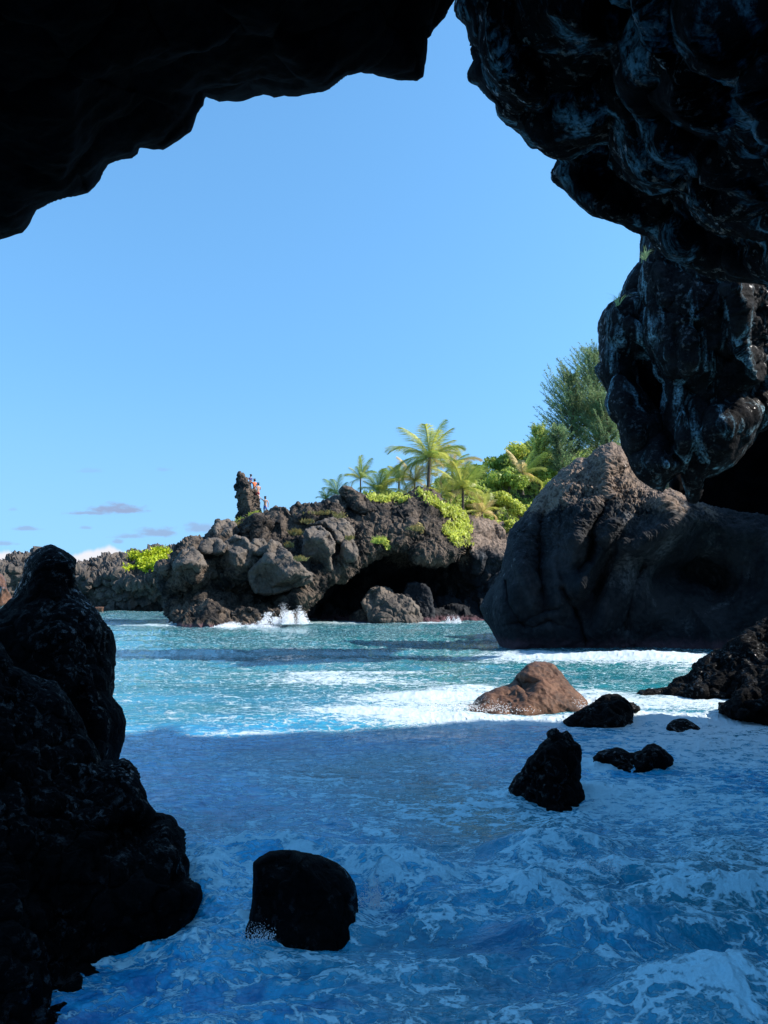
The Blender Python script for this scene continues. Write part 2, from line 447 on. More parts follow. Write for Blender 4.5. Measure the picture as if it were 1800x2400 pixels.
wr = [([(1170, 0), (1180, 130), (1240, 200), (1330, 330), (1350, 380)], .5, 22), ([(1300, 30), (1400, 90), (1480, 130), (1530, 260), (1570, 330)], .6, 26),
      ([(1570, -20), (1600, 100), (1650, 130), (1680, 230)], .7, 26), ([(1700, 0), (1715, 90), (1780, 180), (1800, 300)], .6, 24), ([(1580, 330), (1660, 430), (1720, 460), (1800, 480)], .5, 16),
      ([(1640, 340), (1700, 380), (1760, 450)], .4, 14), ([(1420, 60), (1470, 230), (1440, 380)], -1.0, 60), ([(1560, 180), (1600, 280)], -.5, 35), ([(1730, 200), (1700, 330)], -.4, 40),
      ([(1600, 480), (1700, 560), (1800, 560)], -.6, 50), ([(1400, 440), (1550, 470)], -.3, 40)]
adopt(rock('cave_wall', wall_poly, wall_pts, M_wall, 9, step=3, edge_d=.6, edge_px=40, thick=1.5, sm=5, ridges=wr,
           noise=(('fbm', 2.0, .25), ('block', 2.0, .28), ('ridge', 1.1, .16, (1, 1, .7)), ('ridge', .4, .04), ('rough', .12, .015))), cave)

# hanging buttress at the far right of the arch: a rear leaf and a textured front leaf
b_edge = sc([(860, 120), (868, 150), (860, 220), (865, 330), (840, 350), (780, 440), (710, 560), (640, 600), (605, 650), (585, 710), (590, 800), (590, 860), (590, 970), (550, 1000), (550, 1030), (590, 1110),
             (615, 1160), (605, 1240), (650, 1310), (710, 1350), (730, 1420), (740, 1500), (780, 1590), (850, 1700), (900, 1750), (975, 1800), (1010, 1740), (1060, 1690), (1100, 1680), (1130, 1780), (1150, 1860),
             (1190, 1885), (1210, 1800), (1215, 1700), (1300, 1680), (1400, 1620), (1480, 1560), (1560, 1500), (1600, 1420), (1659, 1400)], .3617, 1200, 500)
b_poly = b_edge + [(1850, 980), (1900, 900), (1900, 640), (1800, 560), (1640, 500), (1530, 500)]
b_pts = [(1515, 560, 25), (1420, 760, 24.5), (1400, 870, 24.5), (1425, 960, 24), (1480, 1080, 23.5), (1550, 1150, 23.2), (1630, 1180, 23.0), (1500, 1000, 22.8), (1560, 1090, 21.8), (1470, 760, 23),
         (1490, 860, 24.2), (1550, 1000, 24.4), (1600, 900, 22.5), (1590, 1040, 21.8), (1660, 1110, 22.2), (1700, 1000, 21), (1790, 1005, 23), (1740, 1050, 23), (2400, 600, 26), (2100, 1000, 26), (1900, 500, 23), (1700, 320, 22)]
br = [([(1425, 830), (1450, 900), (1470, 990), (1500, 1100), (1550, 1145)], .8, 20), ([(1520, 1020), (1560, 1080), (1580, 1130)], .7, 24), ([(1600, 880), (1590, 980), (1580, 1060)], .6, 18),
      ([(1555, 900), (1560, 1000), (1580, 1070)], -1.0, 16), ([(1640, 1080), (1632, 1170)], .5, 14), ([(1500, 850), (1520, 950)], -1.2, 30), ([(1660, 950), (1640, 1080)], -.5, 20), ([(1780, 1020), (1720, 1090)], .6, 18)]
b_pts = [(p[0], p[1], min(28.5, p[2] + 4)) for p in b_pts]
adopt(rock('hanging_buttress', b_poly, b_pts, M_butt, 27, step=2.5, edge_d=1.2, edge_px=40, thick=1.5, sm=4, ridges=br,
           noise=(('fbm', 2.5, .3), ('block', 2.8, .45, (1, 1, .6)), ('ridge', 1.6, .22, (1, 1, .35)), ('ridge', .5, .08, (1, 1, .6)), ('rough', .22, .05))), cave)
fr = sc([(900, 100), (880, 200), (870, 330), (855, 440), (850, 560), (870, 660), (880, 780), (900, 870), (935, 960), (1000, 1040), (1080, 1110), (1130, 1180), (1200, 1230), (1290, 1250), (1380, 1260), (1440, 1310), (1462, 1335),
         (1470, 1240), (1500, 1170), (1560, 1120), (1620, 1080), (1659, 1040)], .3617, 1200, 500) + [(1880, 860), (1900, 800), (1900, 640), (1800, 565), (1640, 520), (1540, 500)]
fr_pts = [(1520, 560, 21.5), (1510, 700, 21), (1540, 850, 20.6), (1600, 930, 20.4), (1720, 970, 20.2), (1560, 640, 20.4), (1600, 760, 19.6), (1620, 850, 19.4), (1680, 700, 19.0), (1730, 680, 18.4), (1790, 860, 19.3),
          (1740, 800, 19.6), (1900, 860, 21), (2300, 500, 24), (1700, 400, 20), (1660, 900, 20.4)]
frr = [([(1540, 520), (1548, 620), (1560, 700)], .5, 12), ([(1725, 665), (1735, 740), (1735, 820), (1770, 880), (1800, 920)], .9, 13), ([(1700, 700), (1705, 820)], -.5, 18), ([(1620, 640), (1625, 760), (1600, 860)], .4, 25)]
fr_pts = [(p[0], p[1], min(27, p[2] + 5.5)) for p in fr_pts]
adopt(rock('hanging_lobe', fr, fr_pts, M_butt, 26, step=2.5, edge_d=1.0, edge_px=40, thick=1.5, sm=5, ridges=frr,
           noise=(('fbm', 2.5, .3), ('block', 2.2, .3), ('ridge', .6, .14, (1, 1, .7)), ('ridge', .25, .08), ('rough', .15, .05))), cave)
# dark recess above and behind the big rock
adopt(rock('recess_wall', [(1570, 1120), (1620, 1050), (1700, 970), (1800, 920), (2400, 900), (2700, 1420), (1800, 1420), (1600, 1400)], [(1570, 1120, 37), (1500, 1400, 37), (1700, 1150, 39), (1800, 1100, 39), (2100, 1200, 38), (2700, 900, 36), (1700, 700, 36), (2700, 1420, 36)],
           M_cave, 34, step=8, edge_d=1, edge_px=30, thick=3, sm=4, noise=(('fbm', 3, .4), ('ridge', 1, .1)), fine=None), cave)


def shell():
    n, m = 60, 30; V = []; Q = []
    for j in range(m + 1):
        for i in range(n + 1):
            ph = math.pi * (i / n) * 2; th = math.pi * j / m
            V.append((1.0 + 9.5 * math.cos(ph) * math.sin(th), -2 + 10 * math.cos(th) * -1, 11 * math.sin(ph) * math.sin(th)))
    V = np.array(V)
    for j in range(m):
        for i in range(n):
            q = [j * (n + 1) + i, j * (n + 1) + i + 1, (j + 1) * (n + 1) + i + 1, (j + 1) * (n + 1) + i]
            if V[q][:, 1].max() < 3.8 and V[q][:, 2].max() > -2 and not (V[q][:, 2].mean() > 3.2): Q.append(q)  # upper shell left out, an added opening for sky fill
    V = V + .4 * np.stack([fbm(V * .5, 3), fbm(V * .5 + 9, 3), fbm(V * .5 + 19, 3)], 1)
    return V, Q


V_, Q_ = shell()
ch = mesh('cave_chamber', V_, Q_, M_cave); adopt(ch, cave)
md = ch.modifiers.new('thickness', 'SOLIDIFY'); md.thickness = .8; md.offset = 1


def prism(name, foot, z0, z1, mat, amp=.6, seg=1.0, nz=10, ns=3.0):
    """closed block over a footprint, weathered"""
    pts = []
    for (a, b) in zip(foot, foot[1:] + foot[:1]):
        k = max(1, int(math.dist(a, b) / seg))
        for i in range(k): pts.append((a[0] + (b[0] - a[0]) * i / k, a[1] + (b[1] - a[1]) * i / k))
    n = len(pts); V = []; Q = []
    for j in range(nz + 1):
        z = z0 + (z1 - z0) * j / nz
        V += [(x, y, z) for x, y in pts]
    for j in range(nz):
        for i in range(n): Q.append([j * n + i, j * n + (i + 1) % n, (j + 1) * n + (i + 1) % n, (j + 1) * n + i])
    V = np.array(V)
    V = V + amp * np.stack([fbm(V / ns, 3), fbm(V / ns + 9, 3), .6 * fbm(V / ns + 19, 3)], 1)
    o = mesh(name, V, Q, mat)
    import bmesh
    bm = bmesh.new(); bm.from_mesh(o.data); bm.verts.ensure_lookup_table()
    for base in (0, nz * n):
        try: bm.faces.new([bm.verts[base + i] for i in range(n)])
        except ValueError: pass
    bmesh.ops.triangulate(bm, faces=[f for f in bm.faces if len(f.verts) > 4]); bmesh.ops.recalc_face_normals(bm, faces=bm.faces); bm.to_mesh(o.data); bm.free()
    return o


adopt(prism('shade_cap', [(-22, 6.2), (-3, 7.2), (4, 7.4), (9.8, 8.0), (13, 8.6), (13, 5.4), (-22, 5.0)], 10.8, 13.2, M_cave, amp=1.3, ns=3.5), cave)  # unseen, shaped to drop a shadow on the near water
adopt(prism('shade_flank', [(7.0, 3.5), (8.6, 9.6), (10.3, 11.0), (11.6, 12.5), (13.5, 11.8), (17, 13.5), (22, 12.8), (36, 13), (36, -14), (10, -14)], -1.5, 12.2, M_cave, nz=12, amp=2.0, ns=3.0), cave)  # unseen, front zigzags to set where the bay's shadow ends
adopt(prism('shade_spur', [(20, 27), (24, 26.5), (40, 28), (60, 38), (40, 60), (24, 46), (20, 36)], -1.5, 11.8, M_cave, nz=12), cave)  # unseen caster, placed to shade the right of the big rock
adopt(prism('shade_top', [(9.2, -13), (9.0, 5.0), (35, 6), (35, -13)], 11.8, 15.5, M_cave, nz=6), cave)  # unseen, added to keep sun out of the open chamber
adopt(prism('cliff_side', [(-9, 3.5), (-10, 6), (-14, 6.5), (-22, 6), (-22, 1), (-9, 1)], -1.5, 10, M_cave, nz=10), cave)

# ------------------------------------------------------------------ foreground rocks on the left
d2s = 1.085
pill = sc([(-60, 1320), (0, 1318), (30, 1290), (52, 1240), (60, 1205), (85, 1185), (110, 1177), (140, 1192), (162, 1210), (165, 1245), (165, 1270), (190, 1300), (215, 1330), (240, 1365), (248, 1390), (247, 1440), (244, 1480),
           (240, 1505), (262, 1530), (271, 1560), (268, 1600), (250, 1650), (250, 1900), (-60, 1900)], d2s, 0, 0)
pill_pts = [(120, 1290, 8.4), (60, 1420, 8.0), (150, 1500, 7.6), (230, 1560, 8.0), (260, 1700, 7.8), (150, 1750, 7.2), (100, 1950, 6.8), (-60, 1500, 7.6), (-60, 1900, 6.4), (260, 1500, 8.3), (190, 1400, 8.2)]
o = rock('tall_boulder', pill, pill_pts, M_near, 8, step=2.5, edge_d=.5, edge_px=50, thick=1.6, sm=4, ridges=[([(200, 1600), (230, 1700), (235, 1800)], .15, 14), ([(150, 1310), (230, 1420), (255, 1480)], .15, 18)],
         noise=(('fbm', .9, .10), ('ridge', .45, .06), ('block', .3, .05), ('ridge', .14, .022), ('rough', .06, .014)), facet=True)
tag(o, 'tall black rounded boulder rising behind the glistening slope at left, topped by a knob', 'boulder')
slope = sc([(-80, 1370), (0, 1385), (30, 1440), (60, 1455), (110, 1475), (145, 1505), (175, 1560), (195, 1610), (215, 1650), (245, 1648), (268, 1640), (292, 1662), (308, 1730), (322, 1752), (335, 1765), (365, 1770), (392, 1800),
            (402, 1860), (405, 1895), (430, 1915), (435, 1935), (415, 1980), (395, 2010), (395, 2120), (330, 2300), (-80, 2500)], d2s, 0, 0)
slope_pts = [(0, 1510, 6.6), (100, 1600, 6.5), (180, 1720, 6.3), (250, 1820, 6.2), (310, 1800, 6.5), (345, 1950, 6.1), (430, 1960, 5.9), (440, 2060, 5.5), (460, 2090, 5.3), (0, 1700, 5.6), (100, 1850, 5.4), (200, 1950, 5.3), (380, 2000, 5.35),
             (0, 1950, 4.9), (200, 2060, 5.05), (380, 2100, 5.15), (110, 2160, 4.95), (300, 2250, 5.1), (20, 2200, 4.25), (-80, 2500, 3.9), (-80, 1500, 5.9), (330, 2400, 5.0), (60, 2500, 4.1), (300, 1900, 5.7)]
o = rock('shore_rock', slope, slope_pts, M_near, 5.5, step=2.2, edge_d=.35, edge_px=40, thick=1.5, sm=3,
         noise=(('fbm', .8, .08), ('ridge', .34, .07, (1, 1, .8)), ('block', .20, .055), ('ridge', .10, .020), ('rough', .04, .010)), facet=True)
tag(o, 'wet black lava slope with glinting pits filling the lower left corner', 'rock')

# rocks standing in the surge
R = {}
near_poly = sc([(250, 330), (310, 270), (420, 220), (560, 200), (700, 210), (800, 230), (950, 250), (1060, 300), (1150, 340), (1230, 400), (1290, 470), (1340, 550), (1360, 650), (1370, 740), (1380, 900), (1380, 1500), (60, 1500), (60, 1240),
                (90, 1160), (130, 1080), (200, 960), (235, 750), (245, 550)], .217, 540, 1950)
near_pts = [(610, 2030, 5.35), (700, 2025, 5.15), (600, 2100, 5.3), (680, 2012, 5.5), (760, 2010, 5.6), (820, 2060, 5.55), (690, 2100, 5.1), (780, 2100, 5.25), (835, 2130, 5.5), (700, 2200, 5.0), (780, 2220, 5.1), (570, 2200, 5.25), (570, 2270, 5.2), (820, 2270, 5.1)]
o = rock('boulder', near_poly, near_pts, M_near, 5.3, step=2.2, edge_d=.2, edge_px=22, thick=.6, sm=3, noise=(('fbm', .5, .04), ('ridge', .25, .022, (1, 1, .4)), ('block', .25, .02), ('rough', .05, .008)), facet=True)
tag(o, 'squat black boulder with a flat wet top, nearest rock in the swirling foreground surf', 'boulder')

spike = sc([(400, 725), (410, 700), (440, 660), (465, 640), (490, 600), (500, 575), (540, 540), (555, 515), (590, 480), (590, 455), (605, 435), (632, 430), (650, 455), (662, 458), (680, 448), (700, 480), (745, 520), (745, 600), (742, 680), (760, 760), (740, 900), (420, 900)], .4822, 1000, 1500)
o = rock('boulder', spike, [(1300, 1715, 8.8), (1345, 1760, 8.9), (1300, 1780, 8.45), (1240, 1820, 8.6), (1210, 1850, 8.75), (1290, 1850, 8.3), (1350, 1830, 8.6), (1300, 1930, 8.2)], M_near, 8.6, step=2, edge_d=.25, edge_px=20, thick=.7, sm=2,
         noise=(('fbm', .5, .06), ('ridge', .25, .07), ('block', .2, .06), ('rough', .06, .022)), facet=True)
tag(o, 'jagged black spike of rock with a small crown, standing alone in mid surf', 'boulder')
low = sc([(780, 605), (800, 580), (830, 550), (870, 535), (910, 526), (945, 532), (985, 553), (1010, 552), (1045, 537), (1075, 512), (1105, 503), (1135, 518), (1160, 540), (1190, 570), (1200, 600), (1180, 680), (900, 700), (780, 680)], .4822, 1000, 1500)
o = rock('boulder', low, [(1440, 1762, 10.3), (1535, 1750, 10.2), (1485, 1772, 10.2), (1530, 1775, 9.95), (1430, 1780, 10.05), (1480, 1820, 9.8)], M_near, 10, step=1.8, edge_d=.2, edge_px=12, thick=.6, sm=2,
         noise=(('fbm', .5, .05), ('ridge', .25, .05), ('block', .2, .035), ('rough', .06, .016)), facet=True)
tag(o, 'low black double-humped rock barely above the foam, right of the jagged spike', 'boulder')
foamr = sc([(40, 368), (80, 346), (130, 335), (190, 328), (228, 318), (250, 290), (290, 262), (340, 240), (400, 222), (425, 205), (450, 165), (490, 128), (525, 112), (565, 110), (612, 122), (640, 150), (690, 210), (740, 262), (775, 300), (790, 380), (40, 420)], .4822, 1000, 1500)
o = rock('boulder', foamr, [(1270, 1556, 16.2), (1215, 1600, 16.0), (1300, 1580, 15.9), (1210, 1602, 15.6), (1270, 1600, 15.35), (1320, 1602, 15.5), (1160, 1625, 15.4), (1110, 1640, 15.5), (1240, 1655, 14.75), (1320, 1650, 14.9), (1355, 1640, 15.4), (1040, 1670, 15.1), (1120, 1668, 14.8), (1200, 1690, 14.5)],
         M_tan, 15.5, step=2, edge_d=.35, edge_px=16, thick=1.2, sm=2, noise=(('fbm', .9, .09), ('ridge', .8, .08, (1.3, 1.3, .8)), ('ridge', .25, .02), ('rough', .12, .022), ('pit', .22, .03)), facet=True)
tag(o, 'tan sunlit boulder with a wet peaked top, ringed by white foam', 'boulder')
wetr = sc([(675, 405), (700, 385), (740, 355), (790, 330), (830, 295), (860, 278), (900, 273), (935, 276), (975, 298), (1010, 318), (1035, 340), (1000, 352), (985, 372), (1000, 450), (690, 450)], .4822, 1000, 1500)
o = rock('boulder', wetr, [(1420, 1636, 13.9), (1450, 1636, 14.1), (1480, 1655, 14.0), (1400, 1660, 13.5), (1450, 1652, 13.5), (1460, 1680, 13.2), (1360, 1690, 13.3), (1420, 1700, 13.0)], M_near, 13.5, step=1.8, edge_d=.25, edge_px=12, thick=.8, sm=1,
         noise=(('fbm', .6, .06), ('ridge', .35, .11), ('block', .3, .05), ('rough', .08, .022)), facet=True)
tag(o, 'dark wet rock with water streaming down its face, right of the tan boulder', 'boulder')
hump = sc([(1160, 440), (1172, 410), (1200, 388), (1235, 380), (1262, 384), (1300, 405), (1335, 428), (1340, 470), (1160, 480)], .4822, 1000, 1500)
o = rock('boulder', hump, [(1590, 1690, 12.9), (1610, 1700, 12.8), (1570, 1705, 12.7), (1600, 1720, 12.6)], M_near, 12.8, step=1.8, edge_d=.2, edge_px=12, thick=.6, sm=2, noise=(('fbm', .4, .03), ('rough', .06, .012)))
tag(o, 'small brown-black hump of rock awash between the streaming rock and the right shore', 'boulder')
# shore rocks at the right edge
shore1 = sc([(1025, 268), (1040, 250), (1080, 244), (1120, 248), (1150, 238), (1195, 222), (1215, 205), (1265, 180), (1290, 165), (1295, 135), (1350, 95), (1400, 62), (1440, 40), (1480, 15), (1520, -15), (1560, -45), (1659, -105), (1900, -200), (1900, 300), (1500, 290), (1030, 290)], .4822, 1000, 1500)
o = rock('shore_rock', shore1, [(1510, 1625, 17.2), (1580, 1615, 17.4), (1620, 1585, 17.8), (1680, 1530, 18.4), (1800, 1450, 19), (1700, 1580, 17.2), (1790, 1560, 16.6), (1650, 1625, 16.6), (1790, 1620, 15.8), (1900, 1500, 17), (1700, 1640, 16.2)], M_near, 17.5, step=2, edge_d=.5, edge_px=22,
         thick=2, sm=2, noise=(('fbm', 1.2, .14), ('ridge', .6, .13), ('block', .45, .11), ('rough', .13, .045)), facet=True)
tag(o, 'rough dark shore rock sloping up to the right edge, a low tongue into foam', 'rock')
shore2 = sc([(1420, 325), (1432, 308), (1480, 305), (1490, 275), (1510, 250), (1550, 225), (1590, 198), (1659, 145), (1900, 60), (1900, 460), (1659, 430), (1600, 400), (1500, 380), (1425, 350)], .4822, 1000, 1500)
o = rock('shore_rock', shore2, [(1700, 1655, 13.8), (1760, 1610, 14.2), (1790, 1585, 14.5), (1790, 1660, 13.3), (1740, 1670, 13.2), (1900, 1600, 13.5), (1850, 1700, 12.6)], M_near, 13.8, step=2, edge_d=.35, edge_px=18, thick=1.4, sm=2,
         noise=(('fbm', .9, .12), ('ridge', .45, .11), ('block', .35, .09), ('rough', .10, .032)), facet=True)
tag(o, 'pitted black rock cut by the right edge, in front of the sloping shore rock', 'rock')

# ------------------------------------------------------------------ the big rock
big = sc([(272, 1085), (300, 1020), (350, 950), (380, 870), (398, 790), (410, 715), (470, 650), (560, 540), (600, 480), (680, 420), (712, 398), (735, 372), (790, 378), (820, 340), (850, 315), (900, 300), (950, 325), (975, 350), (1000, 395), (1060, 475),
          (1130, 522), (1200, 530), (1250, 560), (1290, 585), (1440, 625), (1659, 650), (2600, 660), (2600, 1500), (1400, 1420), (1000, 1370), (600, 1360), (400, 1340), (365, 1275), (330, 1215), (290, 1145)], .4822, 1000, 900)
bg_pts = sc([(900, 305, 34.5), (740, 380, 34.5), (600, 490, 34), (410, 715, 33.5), (280, 1080, 32.4), (870, 470, 33.2), (860, 560, 32.6), (760, 640, 31.4), (720, 760, 30.6), (740, 830, 30.6), (700, 560, 32.8), (640, 800, 32.0), (640, 900, 31.2), (500, 900, 31.6), (430, 1000, 31.2),
             (900, 670, 31.2), (880, 760, 30.8), (820, 870, 30.4), (750, 990, 30.2), (700, 1000, 30.6), (900, 900, 31.8), (800, 1050, 31.4), (1050, 560, 32.2), (1150, 600, 31.2), (1200, 700, 30.4), (1100, 740, 30.4), (1000, 800, 30.4), (880, 880, 31.4), (1220, 560, 32.0), (1300, 650, 31.4), (1450, 700, 31.8),
             (1659, 700, 31.0), (1130, 860, 31.2), (1300, 900, 32.6), (1500, 1000, 32), (1659, 1000, 30.5), (950, 1050, 30.6), (1200, 1150, 31.6), (1450, 1200, 30.6), (400, 1200, 31.6), (600, 1200, 30.8), (800, 1230, 31.0), (600, 1300, 31.5), (1000, 1290, 31.8), (1400, 1310, 30.6), (2600, 660, 30), (2600, 1500, 29), (1050, 400, 34.6)], .4822, 1000, 900)
S = lambda pl: sc(pl, .4822, 1000, 900)
bgr = [(S([(880, 320), (870, 560), (760, 640), (720, 760), (750, 830)]), .55, 22), (S([(905, 680), (870, 790), (810, 880), (750, 1000)]), .9, 14), (S([(1160, 590), (1220, 690), (1140, 720), (1030, 800)]), .7, 20), (S([(940, 340), (1000, 480), (1120, 560), (1230, 600)]), .35, 16), (S([(600, 520), (560, 700), (540, 900), (570, 1080)]), -.45, 12), (S([(860, 600), (820, 700), (800, 860)]), -.6, 10), (S([(960, 780), (900, 900), (860, 1060), (840, 1200)]), .5, 16), (S([(1050, 860), (1000, 1000), (960, 1180)]), -.5, 14), (S([(1300, 1100), (1380, 1200), (1400, 1290)]), .4, 12), (S([(430, 1160), (520, 1180), (600, 1150), (700, 1200)]), -.4, 7),
       (S([(410, 740), (480, 950), (520, 1060)]), .35, 10), (S([(390, 960), (400, 1060), (480, 1180)]), -.4, 5), (S([(660, 1000), (740, 1150), (770, 1250)]), -.5, 7), (S([(560, 700), (560, 1000)]), -.5, 28),
       (S([(800, 760), (760, 900)]), -.9, 22), (S([(880, 820), (820, 1000)]), -1.0, 22), (S([(480, 1150), (560, 1110), (650, 1090)]), -.35, 6), (S([(1150, 950), (1300, 900), (1400, 960)]), -1.4, 40),
       (S([(640, 700), (620, 900), (660, 1080)]), .4, 14)]
o = rock('headland_rock', big, bg_pts, M_big, 31, step=2.2, edge_d=2.0, edge_px=50, thick=5, sm=22, ridges=bgr,
         noise=(('ridge', 2.6, .20, (1, 1, .33)), ('fbm', 3.5, .30), ('fbm', 1.2, .14, (1, 1, .6)), ('crust', .42, .26), ('rough', .22, .05)), facet=True)
# the sunlit crust is rougher than the wave-polished flanks
tag(o, 'huge dark fluted basalt rock with a rough peaked crest and purple-stained waterline', 'rock')

# ------------------------------------------------------------------ the headland across the bay
K = .5123
C7 = lambda L: sc(L, K, 350, 1150)
isle = C7([(40, 345), (70, 335), (100, 330), (130, 290), (150, 265), (200, 225), (250, 228), (292, 190), (315, 150), (380, 150), (400, 165), (440, 140), (480, 118), (515, 112), (545, 110), (600, 90), (650, 110), (680, 75), (720, 80), (745, 85), (850, 60), (905, 20), (960, 10), (1040, 55),
           (1060, 45), (1100, 42), (1160, 52), (1180, 25), (1215, 12), (1250, 0), (1290, 15), (1330, 60), (1400, 100), (1445, 160), (1470, 230), (1430, 275), (1395, 300), (1330, 338), (1270, 342), (1215, 325), (1180, 285), (1110, 268), (1070, 285), (1030, 312), (960, 352), (920, 385), (870, 402), (820, 440), (760, 490), (715, 540),
           (692, 580), (690, 690), (600, 690), (200, 720), (125, 690), (128, 640), (120, 600), (85, 555), (75, 500), (55, 420)])
hollow = C7([(640, 700), (650, 540), (850, 300), (1100, 180), (1300, 120), (1400, 90), (1480, 128), (1560, 135), (1650, 140), (1900, 150), (1900, 700)])
isle_pts = C7([(200, 640, 53.4), (300, 630, 53.6), (250, 520, 57.5), (450, 560, 60.0), (380, 620, 57), (600, 560, 59.5), (600, 620, 57), (670, 500, 58), (450, 450, 61.0), (300, 470, 61.5), (550, 500, 61.5), (200, 430, 60.0), (90, 450, 60.5), (60, 370, 58.4), (150, 520, 60.5), (420, 500, 61.5), (110, 560, 58.5), (150, 600, 55.5),
               (200, 380, 57.4), (250, 260, 62), (330, 300, 60.5), (400, 200, 65), (420, 350, 58.8), (600, 130, 66.5), (520, 250, 61.5), (620, 300, 60.8), (750, 180, 65), (740, 390, 59.2), (700, 450, 58.5), (850, 320, 60.8), (850, 200, 64), (800, 380, 60),
               (690, 560, 58.6), (760, 490, 58.8), (870, 400, 60.2), (960, 350, 60.8), (1030, 310, 61.2), (1110, 270, 61.6), (1220, 320, 62.5), (1300, 330, 63), (1390, 290, 64), (1100, 180, 64), (1200, 170, 64), (1300, 200, 65), (1000, 200, 63.5), (950, 290, 62),
               (1350, 120, 70), (1250, 60, 69), (1100, 80, 68), (960, 60, 69), (1450, 200, 71), (1440, 280, 72), (1560, 160, 75), (1650, 180, 77), (1480, 300, 70)])
hol_pts = C7([(1450, 200, 71), (1440, 280, 72), (1560, 160, 75), (1650, 180, 77), (1480, 300, 70), (1400, 90, 73), (1100, 180, 72), (850, 300, 70), (650, 540, 63), (640, 700, 62),
               (715, 580, 71), (790, 520, 73), (890, 440, 75), (980, 385, 76), (1050, 345, 76), (1120, 310, 76), (1230, 365, 76), (1310, 370, 76), (1400, 335, 73), (900, 560, 74), (1200, 500, 76), (1400, 500, 75), (1500, 450, 72), (1600, 500, 70), (1540, 600, 66), (1240, 640, 62), (1400, 620, 64), (900, 620, 66), (1700, 300, 72), (1800, 500, 68)])
headland = tag(empty('headland', (-8, 62, 0)), 'rugged brown-black lava headland with an undercut cave across the bay', 'headland', kind=None)
o = rock('cliff', isle, isle_pts, M_isle, 62, step=2.0, edge_d=2.5, edge_px=28, thick=9, sm=2,
         noise=(('fbm', 5, .5), ('block', 2.4, .30), ('ridge', 2.0, .40), ('ridge', .8, .30), ('block', .9, .12), ('rough', .35, .22)), facet=True)
adopt(o, headland); ISLE = rock.last
o = rock('cave_hollow', hollow, hol_pts, M_isle, 72, step=2.5, edge_d=1.5, edge_px=20, thick=6, sm=3, noise=(('fbm', 5, .6), ('block', 3.0, .5), ('ridge', 1.5, .3), ('rough', .4, .15)), facet=True)
o.data.materials[0] = M_big  # darker basalt stands in for shade inside the hollow
adopt(o, headland); HOLLOW = rock.last


def boulder(outl, pts, label, Y0, mat=None, k=K, off=(350, 1150), grp='blocks piled on the headland', name='boulder', noise=None, ed=.6, epx=5, thick=2.0, sm=0, step=1.6, ridges=()):
    a = sc(outl, k, *off); p = sc(pts, k, *off)
    o = rock(name, a, p, mat or M_block, Y0, step=step, edge_d=ed, edge_px=epx, thick=thick, sm=sm, ridges=ridges, noise=noise or (('fbm', 1.5, .12), ('block', 1.6, .14), ('ridge', .9, .14), ('rough', .3, .09)), facet=True)
    return tag(o, label, 'boulder', grp)


boulder([(225, 262), (245, 235), (270, 218), (320, 225), (355, 255), (340, 285), (290, 292), (240, 285)], [(250, 275, 58.5), (330, 275, 58.2), (300, 235, 60), (270, 250, 59)], 'small rounded block on the crest, second from the left end of the headland', 60)
boulder([(112, 330), (150, 270), (200, 262), (240, 300), (258, 345), (235, 372), (215, 385), (150, 375), (115, 355)], [(165, 330, 56.0), (215, 335, 56.2), (180, 375, 58.5), (190, 275, 58), (150, 300, 57.4), (240, 320, 57.2)], 'blunt block with a broad sunlit top at the left tip of the headland', 58)
boulder([(305, 375), (330, 310), (348, 270), (350, 235), (390, 208), (440, 215), (470, 250), (475, 300), (455, 340), (452, 395), (400, 415), (340, 410)], [(385, 240, 60), (400, 290, 57.6), (395, 335, 58.0), (450, 270, 59), (440, 340, 58.6), (340, 340, 60.8), (400, 400, 60.5), (430, 390, 59.5)], 'tall upright block with a sunlit right face, left of the largest dark block', 59.5)
boulder([(455, 245), (480, 222), (520, 222), (545, 255), (540, 290), (500, 302), (468, 290)], [(485, 270, 58.8), (520, 240, 60), (525, 285, 59)], 'small round block wedged above the largest dark block', 59.5)
boulder([(292, 190), (300, 155), (318, 138), (360, 132), (395, 155), (412, 190), (385, 225), (345, 238), (300, 228)], [(320, 205, 62), (360, 190, 62.2), (350, 145, 64), (390, 190, 63.5)], 'dark rounded block on the crest just left of the rock pillar', 63)
boulder([(452, 375), (500, 330), (540, 285), (545, 245), (560, 225), (590, 245), (640, 290), (700, 345), (745, 385), (740, 412), (700, 432), (640, 455), (570, 478), (490, 472), (465, 425)],
        [(590, 262, 59.5), (540, 292, 57.8), (612, 300, 57.2), (645, 345, 56.4), (660, 375, 56.0), (640, 388, 55.8), (700, 390, 56.6), (720, 400, 57), (570, 330, 57.0), (500, 380, 58.6), (560, 440, 59.0), (650, 430, 58.4)], 'largest block of the headland, a dark flat face under a slanting sunlit edge', 57.5, thick=3)
boulder([(700, 250), (715, 178), (750, 165), (785, 160), (822, 190), (850, 235), (845, 280), (830, 300), (835, 360), (800, 382), (740, 376), (705, 330)], [(735, 215, 58.6), (790, 222, 58.2), (815, 260, 58.3), (832, 292, 58.8), (770, 180, 61), (820, 215, 60.3), (730, 300, 59.8), (790, 320, 59.6), (765, 360, 61)],
        'cube-like block with a smooth sunlit top and cracked dark front, centre of the headland', 60, thick=3)
boulder([(735, 152), (800, 130), (870, 118), (912, 150), (936, 190), (925, 215), (880, 245), (855, 235), (822, 188), (785, 158)], [(805, 148, 61.8), (850, 190, 60.8), (868, 228, 60.5), (870, 135, 63), (915, 190, 62.2), (830, 190, 62.6)], 'slanted slab with a wide sunlit face behind the cube-like block', 62.5)
